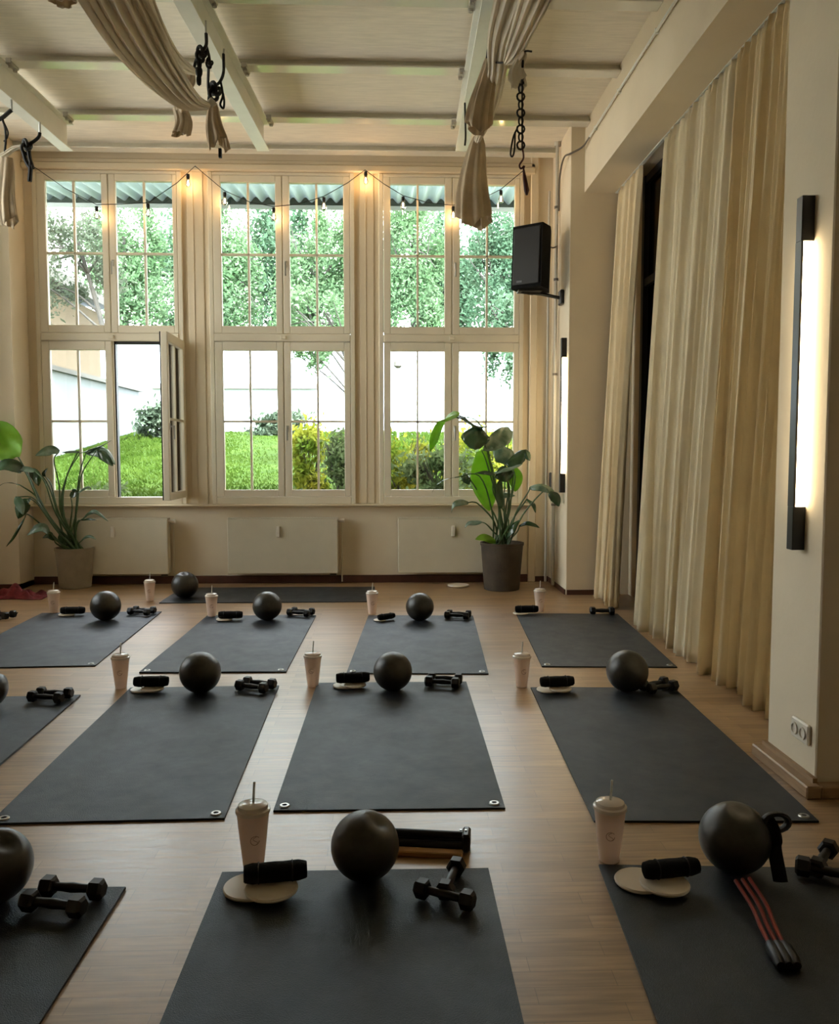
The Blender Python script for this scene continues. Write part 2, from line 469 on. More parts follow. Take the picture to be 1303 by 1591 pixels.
def casement(parent, x0, x1, z0, z1, px0, px1, pz0, pz1, zm, hx=None, hor=False, swing=0):
    """sash in its own frame: origin on the hinge line (x1 side)"""
    y0, y1 = -.02, .045
    s = MB()
    s.box((x0, y0, z0), (px0, y1, z1), .006); s.box((px1, y0, z0), (x1, y1, z1), .006)
    s.box((px0, y0, z0), (px1, y1, pz0), .004); s.box((px0, y0, pz1), (px1, y1, z1), .004)
    xm = (px0 + px1) / 2
    s.box((xm - .011, y0 + .012, pz0), (xm + .011, y1 - .01, pz1), .003)
    s.box((px0, y0 + .012, zm - .012), (px1, y1 - .01, zm + .012), .003)
    # dark strips in the rebate behind the sash
    s.cur = 1
    s.box((x0 + .004, y1, z0 + .004), (x0 + .02, y1 + .012, z1 - .004)); s.box((x1 - .02, y1, z0 + .004), (x1 - .004, y1 + .012, z1 - .004))
    o = thing('casement'); o.parent = parent
    o = bpy.data.objects.remove(o) or None
    s.v = [(a - x1, c, d) for a, c, d in s.v]
    o = s.build('casement', [M['frame'], M['rebate_dark']], parent)
    o.location = (x1, YW + .01, 0); o.rotation_euler = (0, 0, swing)
    g = MB().box((px0 - x1 - .005, .008, pz0 - .005), (px1 - x1 + .005, .014, pz1 + .005))
    g.build('glass', M['glass'], o)
    if hx is not None:
        h = handle_mesh(); hz = (z0 + z1) / 2 - .1
        h.v = [(a, c, d) for a, c, d in h.v]
        if hor: h.v = [(-c2 * .9 if False else d2, b2, a2) for a2, b2, d2 in h.v for c2 in (0,)]
        ho = h.build('handle', M['silver'], o); ho.location = (hx - x1, y0, hz)
    return o


panes = {0: ((80, 166), (187, 274)), 1: ((347.5, 431), (452.5, 535)), 2: ((607, 690), (713, 797))}
zp = {1: (Z_(507), Z_(284), Z_(396), Z_(519), Z_(273)), 0: (Z_(761), Z_(545), Z_(655), Z_(772), Z_(531))}
for gi, (gx0, gx1) in enumerate(groups):
    w = thing('window_%d' % (gi + 1), kind='structure')
    fr = MB(); d0, d1 = YW - .01, YW + .12
    pa, pb = panes[gi]
    xa0, xa1, xb0, xb1 = X_(pa[0]), X_(pa[1]), X_(pb[0]), X_(pb[1])
    xmid = (xa1 + xb0) / 2
    j = .05
    fr.box((gx0, d0, zs0), (gx0 + j, d1, zt), .006); fr.box((gx1 - j, d0, zs0), (gx1, d1, zt), .006)
    fr.box((gx0 + j, d0, zs0), (gx1 - j, d1, zp[0][3]), .006)
    fr.box((gx0 + j, d0 - .01, zp[0][4]), (gx1 - j, d1, zp[1][3]), .008)
    fr.box((gx0 + j, d0, zp[1][4]), (gx1 - j, d1, zt), .006)
    fr.box((xmid - .012, d0 + .02, zp[0][3]), (xmid + .012, d1, zt))
    fr.box((xmid - .03, d0 - .03, (zp[0][4] + zp[1][3]) / 2 - .02), (xmid + .03, d0, (zp[0][4] + zp[1][3]) / 2 + .02), .005)
    fr.build('window_frame', M['frame'], w)
    for r in (1, 0):
        p0, p1, pm, s0, s1 = zp[r]
        casement(w, gx0 + j + .002, xmid - .004, s0 + .003, s1 - .003, xa0, xa1, p0, p1, pm)
        opened = (gi == 0 and r == 0)
        if opened:
            # the open sash: hinged on the right jamb and turned into the room
            o = casement(w, xmid + .004, gx1 - j + .055, s0 + .003, s1 - .003, xb0, xb1 + .03, p0, p1, pm, hx=xmid + .04, swing=R(91))
            o.location.y = YW - .015
            o.location.x = gx1 - .012
            rb = MB()
            rb.box((xmid + .002, YW + .03, s0), (xmid + .028, YW + .10, s1)); rb.box((xmid + .02, YW + .03, s1 - .03), (gx1 - j, YW + .1, s1))
            rb.build('rebate_shade', M['rebate_dark'], w)  # dark strips drawn where the open rebate only lies in shade
        else:
            casement(w, xmid + .004, gx1 - j - .002, s0 + .003, s1 - .003, xb0, xb1, p0, p1, pm, hx=xmid + .035)

# tall dark glazing behind the curtains
w = thing('window_4', kind='structure')
b = MB()
for y in (8.0, 7.1, 6.2, 5.3, 4.4): b.box((XR - .07, y - .07, .05), (XR, y, 4.04))
for z in (.05, .42, 3.02, 3.97): b.box((XR - .06, 4.33, z), (XR, 8.0, z + .07))
b.build('window_frame', M['blackmetal'], w)
MB().box((XR - .02, 4.33, .1), (XR - .001, 8.0, 4.0)).build('glass', M['darkglass'], w)

# ---- ceiling joists
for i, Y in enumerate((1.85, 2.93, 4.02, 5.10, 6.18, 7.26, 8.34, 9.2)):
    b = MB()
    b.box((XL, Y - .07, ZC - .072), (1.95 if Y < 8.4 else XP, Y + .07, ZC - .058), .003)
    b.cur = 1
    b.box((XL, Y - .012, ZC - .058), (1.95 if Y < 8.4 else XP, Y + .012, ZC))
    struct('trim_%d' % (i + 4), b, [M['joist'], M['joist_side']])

# ---- steel rails hung under the joists, slightly skew
zr0, zr1 = 4.385, ZC - .074


def rail(name, pxe, label):
    e = onZ(pxe, 235, zr0)
    k = .045 if pxe < 600 else .015
    d = Vector((-k * -1, 1, 0)).normalized()   # direction away from the camera
    r = thing(name, label=label, cat='beam', group='white steel rails under the ceiling')
    r.location = (e.x, e.y, 0); r.rotation_euler = (0, 0, -math.atan(k))
    b = MB(); L = 11
    b.box((-.06, -L, zr0), (.06, 0, zr0 + .012), .002); b.box((-.06, -L, zr1 - .012), (.06, .03, zr1), .002); b.box((-.006, -L, zr0 + .012), (.006, 0, zr1 - .012))
    b.build('beam', M['rail'], r)
    for Y in (6.18, 7.26, 8.34):
        for sx in (-1, 1):
            c = MB(); c.box((sx * .055, Y - e.y - .07, zr1 - .02), (sx * .105, Y - e.y + .07, zr1 + .028), .006)
            for dy in (-.04, .04): c.lathe([(.018, -.02), (.018, .0)], (sx * .085, Y - e.y + dy, zr1 - .02), 8)
            c.build('clamp', M['clamp'], r)
    return r


rail('ceiling_rail', 409, 'white steel rail left of centre, ending above the middle window')
rail('ceiling_rail', 104, 'white steel rail at the far left with a dark cord beneath')
rail('ceiling_rail', 717, 'white steel rail on the right, hung with cream cloth')

# ------------------------------------------------------------------ right side services
b = MB(); b.sweep([(1.93, YB + .2, 4.49), (1.93, 8.2, 4.49)], .011, seg=8)
for y in (4.2, 5.2, 6.2, 7.2, 8.0): b.box((1.92, y - .012, 4.474), (1.95, y + .012, 4.51))
pts = smoothpath([(1.93, 8.2, 4.49), (1.90, 8.40, 4.46), (1.80, 8.47, 4.42), (1.76, 8.6, 4.42), (1.77, 8.85, 4.30), (1.785, 8.95, 4.0)])
p = thing('cable_conduit', label='thin white conduit running along the box beam above the curtains', cat='pipe')
b.build('conduit', M['rail'], p, smooth=True)
MB().sweep(pts, .009, seg=6).build('cable', M['pipe_d'], p, smooth=True)
p = thing('riser_pipe', label='pair of grey pipes rising in the corner behind the loudspeaker', cat='pipe')
MB().sweep([(1.775, 9.00, .02), (1.775, 9.00, 4.72)], .018, seg=10).build('pipe', M['pipe'], p, smooth=True)
MB().sweep([(1.745, 9.27, .02), (1.745, 9.27, 4.3)], .014, seg=10).build('pipe', M['pipe'], p, smooth=True)
for z in (.9, 2.3, 3.3, 4.05): MB().lathe([(.026, -.012), (.026, .012)], (1.775, 9.0, z), 12).build('pipe_clip', M['pipe_d'], p)
MB().sweep([(1.775, 9.0, 4.68), (1.775, 9.0, 4.72)], .034, seg=12).build('flange', M['pipe'], p)
# cable and box
p = thing('wall_plug', label='small black plug adapter with its cable beside the far lamp', cat='plug')
q = onY(857, 745, 9.37)
MB().box((q.x - .028, 9.31, q.z - .09), (q.x + .028, 9.395, q.z + .08), .01).build('adapter', M['black'], p)
MB().sweep(smoothpath([(q.x + .01, 9.36, q.z - .08), (q.x + .04, 9.38, q.z - .3), (q.x + .045, 9.385, .5), (q.x + .05, 9.385, .06)]), .009, seg=6).build('cable', M['pipe_d'], p, smooth=True)
# double socket on the near pier
s = onX(1247, 1135, XP)
p = thing('wall_socket', loc=(XP, s.y, s.z), label='white double wall socket low on the near right pier', cat='socket')
MB().box((-.018, -.075, -.045), (0, .075, .045), .006).build('cover_plate', M['socket'], p)
for dy in (-.036, .036):
    so = MB().lathe([(.027, 0), (.027, .006), (.021, .006), (.019, -.004)], seg=20)
    so.v = [(-c - .019, a + dy, b_) for a, b_, c in so.v]
    so.build('outlet', M['socket'], p, smooth=True)

# ------------------------------------------------------------------ wall lamps
def lamp(Y, z0, z1, label):
    t = thing('wall_lamp', loc=(XP, Y, z0), label=label, cat='lamp', group='linear wall lamps on the right piers')
    h = z1 - z0; cap = h * .125
    MB().box((-.056, -.026, 0), (0, .026, cap), .002).build('end_cap', M['blackmetal'], t)
    MB().box((-.056, -.026, h - cap), (0, .026, h), .002).build('end_cap', M['blackmetal'], t)
    MB().box((-.056, -.026, cap), (-.046, .026, h - cap)).build('front_plate', M['blackmetal'], t)
    MB().box((-.046, -.020, cap), (-.004, .020, h - cap)).build('diffuser', M['led'], t)
    return t


lamp(3.60, 1.03, 2.545, 'long black wall lamp glowing warm on the near right pier')
lamp(8.60, 1.05, 2.63, 'long black wall lamp glowing on the far right pier, seen edge-on')

# ------------------------------------------------------------------ loudspeaker
t = thing('loudspeaker', label='black loudspeaker mounted high beside the right window', cat='speaker')
c = onY(829, 398, 8.62); zb, zt_ = onY(829, 450, 8.6).z, onY(829, 347, 8.5).z
t.location = (c.x, 8.66, zb); t.rotation_euler = (R(-3), 0, R(-38))
hgt = zt_ - zb
b = MB()
prof = [(-.17, -.15), (.17, -.15), (.17, .02), (.10, .17), (-.10, .17), (-.17, .02)]
vs = [(x, y, z) for z in (0, hgt) for x, y in prof]
b.add(vs, [(5, 4, 3, 2, 1, 0), (6, 7, 8, 9, 10, 11)] + [(i, (i + 1) % 6, 6 + (i + 1) % 6, 6 + i) for i in range(6)])
cab = b.build('cabinet', M['blackmat'], t)
MB().box((-.15, -.165, .03), (.15, -.15, hgt - .03), .006).build('grille', M['black'], cab)
MB().box((-.10, -.168, .055), (-.04, -.164, .075)).build('badge', mat('dull_grey_badge', (.10, .10, .11), .4), cab)
b = MB(); m0 = (0, 0, -.01)
bt = thing('speaker_bracket', label='black steel arm holding the loudspeaker to the far right pier', cat='bracket')
b.sweep([(c.x - .12, 8.62, zb - .02), (c.x + .10, 8.70, zb - .025), (XP - .03, 8.78, zb - .05)], .018, seg=8)
b.box((c.x - .16, 8.56, zb - .02), (c.x + .08, 8.72, zb - .006), .003)
b.build('arm', M['blackmetal'], bt, smooth=True)
MB().box((XP - .045, 8.72, zb - .12), (XP, 8.84, zb + .03), .01).build('wall_plate', M['blackmetal'], bt)
MB().sweep(smoothpath([(c.x + .17, 8.75, zb + .47), (c.x + .24, 8.85, zb + .48), (XP - .03, 8.98, zb + .53)]), .008, seg=6).build('cable', M['pipe_d'], bt, smooth=True)

# ------------------------------------------------------------------ curtains
def curtain(name, Y0, Y1, folds, amp, seed, m, label, flare=.0, hem=0.01):
    rnd = random.Random(seed)
    ph = [rnd.uniform(0, 6.28) for _ in range(6)]
    ks = [rnd.uniform(.8, 1.25) for _ in range(4)]
    L = Y0 - Y1

    def fn(u, v):
        # u along the rail from far to near, v from the top down
        z = 4.035 - v * (4.035 - hem - .02 * math.sin(u * 9 + ph[4]))
        xx = 2.27 + (2.10 - 2.27) * v
        y = Y0 - u * L
        w = .75 + .5 * v
        a = u * folds * 2 * PI
        s_ = math.sin(a + ph[0] + .55 * math.sin(v * 2.2 + ph[1]) + .9 * math.sin(u * 11 * ks[0] + ph[2]))
        s2 = math.sin(a * .41 + ph[3] + v * .8)
        s3 = math.sin(a * 2.3 + ph[5] - v)
        am = amp * (.75 + .45 * math.sin(u * 23 + ph[1]))
        xx += am * w * s_ + amp * .55 * v * s2 + amp * .16 * s3
        y += am * .55 * w * math.cos(a + ph[0] + .9 * math.sin(u * 11 * ks[0] + ph[2])) * (.4 + .6 * v)
        y += flare * (u - .5) * v ** 2
        if v < .02: xx = 2.27 + (xx - 2.27) * .6
        return (min(xx, 2.36), y, z)
    t = thing(name, label=label, cat='curtain', group='floor length curtains on the right')
    MB().grid(fn, folds * 16, 40).build('cloth', m, t, smooth=True, solid=.003)
    n = folds
    for i in range(n + 1):
        y = Y0 - L * i / n; MB().torus((2.27, y, 4.04), .010, .003, 'x', 8, 5).build('curtain_hook', M['rail'], t)
    return t


curtain('curtain', 8.40, 7.62, 8, .038, 3, M['curtain'], 'narrow ecru curtain beside the far right pier', .0)
curtain('curtain', 7.02, 5.55, 15, .042, 11, M['curtain_s'], 'pale ecru curtain right of the dark gap', .1)
curtain('curtain', 5.53, 4.12, 17, .046, 23, M['curtain'], 'ecru curtain nearest the camera, beside the near pier', .08)
b = MB(); b.box((2.262, 4.0, 4.046), (2.278, 8.47, 4.05)); b.box((2.255, 4.0, 4.040), (2.285, 8.47, 4.046))
struct('trim_12', b, M['rail'])

# ------------------------------------------------------------------ radiators
def radiator(x0, x1, valve, label):
    t = thing('radiator', loc=(x0, 9.36, 0), label=label, cat='radiator', group='cream panel radiators below the windows')
    z0, z1 = Z_(888), Z_(803); w_ = x1 - x0
    b = MB(); b.box((0, -.13, z0), (w_, -.115, z1 - .01), .006); b.box((0, -.115, z0 + .01), (.008, -.02, z1 - .005)); b.box((w_ - .008, -.115, z0 + .01), (w_, -.02, z1 - .005))
    b.box((.01, -.04, z0 + .01), (w_ - .01, -.025, z1 - .02), .004)
    pan = b.build('panel', M['rad'], t)
    b = MB(); b.box((0, -.13, z1 - .01), (w_, -.10, z1)); b.box((0, -.045, z1 - .01), (w_, -.02, z1))
    n = int(w_ / .03)
    for i in range(n): b.box((i * w_ / n, -.10, z1 - .01), (i * w_ / n + .006, -.045, z1))
    b.build('top_grille', M['rad'], t)
    MB().box((w_ * .46 - .02, -.155, z1 - .21), (w_ * .46 + .02, -.13, z1 - .09), .006).build('heat_meter', M['socket'], pan)
    if valve:
        MB().sweep([(w_, -.07, z1 - .035), (w_ + .03, -.07, z1 - .035), (w_ + .07, -.07, z1 - .035)], [.012, .02, .024], seg=12).build('valve', M['socket'], t, smooth=True)
        MB().sweep([(w_ - .09, -.08, z0 - .02), (w_ - .02, -.08, z0 - .02)], .012, seg=10).build('return_valve', M['pipe_d'], t)
        MB().sweep([(w_ + .04, -.06, z1 - .04), (w_ + .04, -.03, z1 - .06), (w_ + .04, -.02, .02)], .008, seg=8).build('pipe', M['rad'], t, smooth=True)
    for x in (.12, w_ - .12): MB().box((x, -.03, z0 + .1), (x + .03, .038, z1 - .1)).build('bracket', M['rad'], t)


radiator(X_(112, 850), X_(267, 850), True, 'cream panel radiator under the left window behind the potted plant')
radiator(X_(358, 850), X_(526, 850), True, 'cream panel radiator under the middle window')
radiator(X_(618, 850), X_(800, 850), False, 'cream panel radiator under the right window, partly behind the brown pot')

# ------------------------------------------------------------------ string lights
YS = 9.30
wire = [(38, 250), (60, 264), (100, 292), (150, 318), (190, 317), (230, 315), (275, 284), (303, 258), (348, 296), (388, 314), (425, 321), (465, 317), (503, 305),
        (540, 284), (567, 264), (595, 285), (626, 304), (665, 315), (704, 319), (745, 311), (778, 294), (814, 264)]
t = thing('string_light_cable', label='black festoon cable looping along the top of the windows', cat='cable')
MB().sweep([onY(x, y, YS) for x, y in wire], .0042, seg=6).build('cable', M['black'], t, smooth=True)
b = MB()
for x, y in ((303, 258), (567, 264), (814, 264)):
    q = onY(x, y, YS); b.box((q.x - .004, YS, q.z - .004), (q.x + .004, YW, q.z + .004))
b.build('hook', M['silver'], t)
bp = thing('light_bulb')
MB().lathe([(.004, .012), (.017, .008), (.019, -.02), (.016, -.042)], seg=14).build('bulb_holder', M['black'], bp, smooth=True)
MB().lathe([(.013, -.042), (.018, -.060), (.029, -.085), (.030, -.100), (.022, -.120), (.001, -.130)], seg=16).build('glass_bulb', M['bulbglass'], bp, smooth=True)
MB().lathe([(.001, -.055), (.006, -.065), (.008, -.09), (.006, -.108), (.001, -.112)], seg=8).build('filament', M['bulb'], bp, smooth=True)
used = {}
wh = ['at the centre bar of the left window', 'in front of the left window, over its second sash', 'by the post between left and middle windows', 'at the upper left corner of the middle window',
      'over the centre bar of the middle window', 'in the right sash of the middle window', 'at the peak between middle and right windows', 'in the left sash of the right window',
      'over the centre bar of the right window', 'furthest right on the cable, beside the loudspeaker']
for (x, y), s_ in zip(((150, 320), (230, 316), (292, 270), (349, 298), (425, 322), (503, 306), (568, 266), (626, 305), (704, 320), (778, 295)), wh):
    place(bp, used, onY(x, y + 2, YS - .005), 0, 1, label='small lit bulb ' + s_, cat='light bulb', group='bulbs on the festoon cable')

# ------------------------------------------------------------------ mats
def edge_rect(corners, name='mat'):
    """corners fl, fr, nr, nl as floor points -> centre, angle, width, length"""
    fl, fr, nr, nl = corners
    c = (fl + fr + nr + nl) / 4
    ax = ((fl + fr) - (nl + nr)).normalized()
    bx = ((fr + nr) - (fl + nl)).normalized()
    a1 = math.atan2(-ax.x, ax.y); a2 = math.atan2(bx.y, bx.x)
    return c, (a1 * .7 + a2 * .3), ((fr - fl).length + (nr - nl).length) / 2, ((fl - nl).length + (fr - nr).length) / 2


def make_mat(c, rz, w_, l_, label, near=True, seed=1, sides=True):
    t = thing('exercise_mat', loc=(c.x, c.y, 0), rz=rz, label=label, cat='exercise mat', group='dark exercise mats on the wooden floor')
    rnd = random.Random(seed); p1, p2 = rnd.uniform(0, 6), rnd.uniform(0, 6)
    th = .009
    nx, ny = 16, 24

    def hz(u, v):
        e = min(u, 1 - u, v, 1 - v)
        return .0016 * (1 + math.sin(u * 9 + p1)) * max(0, 1 - e * 8) * (.5 + .5 * math.sin(v * 7 + p2))
    b = MB()
    b.grid(lambda u, v: (w_ * (u - .5), l_ * (v - .5), th + hz(u, v)), nx, ny)
    top = b.build('surface', M['mat'], t, smooth=False)
    ring = [(u / nx, 0) for u in range(nx)] + [(1, v / ny) for v in range(ny)] + [(1 - u / nx, 1) for u in range(nx)] + [(0, 1 - v / ny) for v in range(ny)]
    vs = []; fs = []; n = len(ring)
    for u, v in ring:
        x, y = w_ * (u - .5), l_ * (v - .5)
        vs += [(x, y, .0006), (x * 1.002, y * 1.001, (th + hz(u, v)) * .5), (x, y, th + hz(u, v) - .0002)]
    for i in range(n):
        j = (i + 1) % n
        for k in (0, 1): fs.append((i * 3 + k, j * 3 + k, j * 3 + k + 1, i * 3 + k + 1))
    fs.append(tuple(i * 3 for i in range(n - 1, -1, -1)))
    b2 = MB().add(vs, fs); b2.build('edge', M['mat_edge'], t)
    if near:
        for sx in (-1, 1):
            g = MB().lathe([(.0105, th + .001), (.0105, th + .0055), (.019, th + .0055), (.022, th + .001)], (sx * (w_ / 2 - .040), -l_ / 2 + .040, 0), 20, cap=False)
            g.build('grommet', M['grommet'], top, smooth=True)
    return t


Zf = lambda x, y: onZ(x, y, 0.004)
mats = {}
MW = .93
spec = [
    ('second row, middle', [(487, 1062), (728, 1060), (779, 1258), (434, 1259)], 'dark exercise mat in the second row from the front, middle, with two steel grommets'),
    ('second row, left', [(195, 1069), (434, 1067), (345, 1276), (0, 1277)], 'dark exercise mat in the second row, left of the middle mat'),
    ('second row, right', [(823, 1068), (1045, 1070), (1275, 1277), (924, 1277)], 'dark exercise mat in the second row, beside the curtains and near pier'),
    ('third row, first left', [(55, 953), (254, 951), (140, 1037), (-85, 1037)], 'dark exercise mat in the third row, leftmost whole one below the potted plant'),
    ('third row, left of centre', [(318, 957), (492, 957), (442, 1045), (223, 1045)], 'dark exercise mat in the third row, behind the left second-row mat'),
    ('third row, centre', [(570, 957), (736, 957), (757, 1048), (541, 1046)], 'dark exercise mat in the third row, right of centre, behind the middle mat'),
    ('third row, right', [(800, 954), (962, 954), (1047, 1037), (844, 1036)], 'dark exercise mat in the third row, nearest the curtains'),
]
INFO = []
for i, (k, cs, lab) in enumerate(spec):
    c, rz, w_, l_ = edge_rect([Zf(*p) for p in cs])
    INFO.append((k, round(w_, 2), round(l_, 2), round(math.degrees(rz), 1)))
    make_mat(c, rz, w_, l_, lab, seed=i)


def half_mat(far_corner, side, slope_pt, lab, w_=.93, l_=1.8, seed=9):
    """only one long edge is in view: far corner and a point down that edge"""
    a = Zf(*far_corner); b_ = Zf(*slope_pt)
    ax = (a - b_).normalized(); rz = math.atan2(-ax.x, ax.y)
    bx = Vector((math.cos(rz), math.sin(rz), 0))
    c = a - ax * (l_ / 2) - bx * (w_ / 2 * side)
    return make_mat(c, rz, w_, l_, lab, seed=seed)


# front row (runs out of the frame towards the camera)
fa, fb = Zf(352, 1355), Zf(765, 1352)
bx = (fb - fa); rz = math.atan2(bx.y, bx.x)
half = (fa + fb) / 2 - Vector((-math.sin(rz), math.cos(rz), 0)) * .9
make_mat(half, rz * .5 + R(.3), bx.length, 1.8, 'dark exercise mat in the front row, middle, nearest the camera', seed=20)
half_mat((930, 1345), -1, (1022, 1591), 'dark exercise mat in the front row, at the right edge of the picture', seed=21)
half_mat((195, 1381), 1, (62, 1591), 'dark exercise mat in the front row, cut by the left edge of the picture', seed=22)
half_mat((125, 1081), 1, (0, 1189), 'dark exercise mat in the second row, cut by the left edge of the picture', seed=23)
half_mat((28, 952), 1, (0, 963), 'dark exercise mat in the third row, only its corner showing at far left', seed=24)
# sideways mat below the radiators
cs = [Zf(300, 913), Zf(592, 913), Zf(568, 936), Zf(232, 936)]
c, rz, w_, l_ = edge_rect(cs)
make_mat(c, 0, w_, l_, 'dark exercise mat laid crosswise in front of the middle radiator', near=False, seed=25)

# ------------------------------------------------------------------ small gear prototypes
ball_t = thing('exercise_ball')
def bwob(dent):
    b = MB(); seg, rg = 40, 24; vs = []; fs = []
    for i in range(rg + 1):
        th = PI * i / rg
        for j in range(seg):
            a = 2 * PI * j / seg
            n = Vector((math.sin(th) * math.cos(a), math.sin(th) * math.sin(a), math.cos(th)))
            r = 1.0
            for d, dep, wd in dent:
                q = n.angle(Vector(d).normalized()) if n.length > 0 else 0
                if q < wd: r -= dep * (math.cos(PI * q / wd) + 1) / 2
            z = n.z * r
            z = max(z, -.985)
            vs.append((n.x * r, n.y * r, z))
    for i in range(rg):
        for j in range(seg): fs.append((i * seg + j, (i + 1) * seg + j, (i + 1) * seg + (j + 1) % seg, i * seg + (j + 1) % seg))
    return b.add(vs, fs)


def ball_proto(name_dent, plug):
    t = thing('exercise_ball')
    bwob(name_dent).build('ball', M['ball'], t, smooth=True)
    d = Vector(plug).normalized()
    q = d.to_track_quat('Z', 'Y')
    g = MB().lathe([(.055, 0), (.055, .03), (.03, .045), (.001, .04)], seg=14)
    off = 1 - max([dp for _, dp, _ in name_dent] or [0]) - .045
    g.v = [q @ Vector(v) + d * off for v in g.v]
    g.build('plug', M['black'], t, smooth=True)
    return t


bpy.data.objects.remove(ball_t)
ball_full = ball_proto([], (.3, .5, .8))
ball_dent = ball_proto([((.50, -.10, .86), .22, .62)], (.50, -.10, .86))
ball_dent2 = ball_proto([((.1, -.25, .95), .12, .5)], (.1, -.1, 1))

cup_t = thing('smoothie_cup')
b = MB().lathe([(.030, 0), (.034, .003), (.044, .09), (.053, .178), (.0545, .18), (.0545, .186)], seg=32); b.build('cup_body', M['cup'], cup_t, smooth=True)
b = MB().lathe([(.0565, .184), (.0575, .188), (.0575, .196), (.050, .199), (.048, .210), (.036, .215), (.006, .216)], seg=32); lid_o = b.build('lid', M['lid'], cup_t, smooth=True)
b = MB().sweep([(0, 0, .19), (.003, 0, .24), (.006, .002, .285)], .0042, seg=8); b.build('straw', M['straw'], lid_o, smooth=True)
b = MB()   # round stroke mark printed on the cup
def oncup(x, z, e=.0006):
    r = .034 + (.053 - .034) * (z / .178) + .0030 * math.sin(PI * z / .178) * .3 + e
    a = -PI / 2 + x / r; return (r * math.cos(a) + 0, r * math.sin(a), z)
arc = [oncup(.016 * math.cos(a) * (1 - .12 * k / 22), .105 + .016 * math.sin(a) * (1 - .12 * k / 22)) for k, a in enumerate([R(40 + 15 * k) for k in range(22)])]
b.sweep(arc, .0012, seg=5)
b.sweep([oncup(.001 + .008 * math.sin(t_), .090 + .0022 * t_ * 2) for t_ in [k * .6 for k in range(12)]], .0010, seg=5)
b.build('printed_mark', M['print'], cup_t)

towel = thing('rolled_towel')
def spiral_roll(L, r):
    b = MB(); prof = []
    n = 60
    for k in range(n + 1):
        a = k / n * 2 * PI * 2.6; rr = r * (.35 + .65 * k / n); prof.append((rr * math.cos(a), rr * math.sin(a)))
    out = [(r * (1 + .05 * math.sin(3 * t_)) * math.cos(t_), r * (1 + .05 * math.sin(3 * t_)) * math.sin(t_)) for t_ in [2 * PI * k / 28 for k in range(28)]]
    vs = []; fs = []
    ns = 9
    for i in range(ns):
        x = -L / 2 + L * i / (ns - 1); e = .86 if i in (0, ns - 1) else 1; wv = 1 + .02 * math.sin(i * 2.1)
        for y, z in out: vs.append((x, y * e * wv, z * e * wv))
    for i in range(ns - 1):
        for j in range(28): fs.append((i * 28 + j, i * 28 + (j + 1) % 28, (i + 1) * 28 + (j + 1) % 28, (i + 1) * 28 + j))
    fs.append(tuple(range(27, -1, -1))); fs.append(tuple((ns - 1) * 28 + j for j in range(28)))
    b.add(vs, fs)
    for s_ in (-1, 1): b.sweep([(s_ * (L / 2 + .001), y * .85, z * .85) for y, z in prof[::2]], .0018, seg=5)
    return b
b = spiral_roll(.20, .032); b.v = [(v[0], v[1], v[2] + .032) for v in b.v]; b.build('towel_roll', M['blackmat'], towel, smooth=True)
b = MB()
for x in (-.055, .055): b.torus((x, 0, .032), .0335, .0022, 'x', 20, 5)
b.build('band', M['black'], towel)

disc = thing('sliding_disc')
MB().lathe([(.001, 0), (.080, 0), (.087, .004), (.089, .010), (.086, .015), (.001, .015)], seg=36).build('disc', M['disc'], disc, smooth=True)
MB().lathe([(.001, -.0), (.076, -.0), (.076, .001)], (0, 0, -.0005), 24).build('foam_pad', M['black'], disc)

db = thing('dumbbell')
MB().sweep([(-.07, 0, .034), (-.03, 0, .034), (0, 0, .034), (.03, 0, .034), (.07, 0, .034)], [.013, .014, .0165, .014, .013], seg=14).build('handle', M['black'], db, smooth=True)
for s_ in (-1, 1):
    MB().sweep([(s_ * .060, 0, .034), (s_ * .066, 0, .034), (s_ * .100, 0, .034), (s_ * .108, 0, .034)], [.026, .034, .034, .025], seg=6, twist=0).build('weight', M['black'], db)

used = {}


def put_ball(px, py, rpx, where, proto=None, rz=0):
    r = CAMZ / (1 + (py - 705) / rpx)
    r = (r - .0) ; Y = F * r / rpx
    q = onY(px, py, Y)
    return place(proto or ball_full, used, (q.x, q.y, r * .985 + .0085), rz, r, label='grey-black exercise ball ' + where, cat='exercise ball', group='exercise balls set out on the mats')


def put_cup(px, pyb, where, s_=1.0, onm=0):
    q = onZ(px, pyb, 0.0)
    return place(cup_t, used, (q.x, q.y, .0003 + onm), random.Random(px).uniform(-.2, .3), s_, label='lidded smoothie cup with straw ' + where, cat='cup', group='smoothie cups beside the mats')


def put_towel(px, py, rz, where, discs=2, s_=1.0, dd=None):
    z = .010; q = onZ(px, py, .05)
    n = 0; ds = s_ if dd else s_ * .78; dd = dd or (-.055, .0, .015, -.03)
    if discs:
        place(disc, used, (q.x + dd[0], q.y + dd[1], z + .0008), 0, ds, label=('lower cream sliding disc ' if discs > 1 else 'cream sliding disc ') + where, cat='sliding disc', group='cream sliding discs under the rolled towels'); n = 1
    if discs > 1:
        place(disc, used, (q.x + dd[2], q.y + dd[3], z + .0165 * ds), 0, ds * .98, label='upper cream sliding disc ' + where, cat='sliding disc', group='cream sliding discs under the rolled towels'); n = 2
    place(towel, used, (q.x, q.y, z + .0163 * ds * n + .001), rz, s_, label='black rolled towel ' + where, cat='towel', group='rolled black towels')


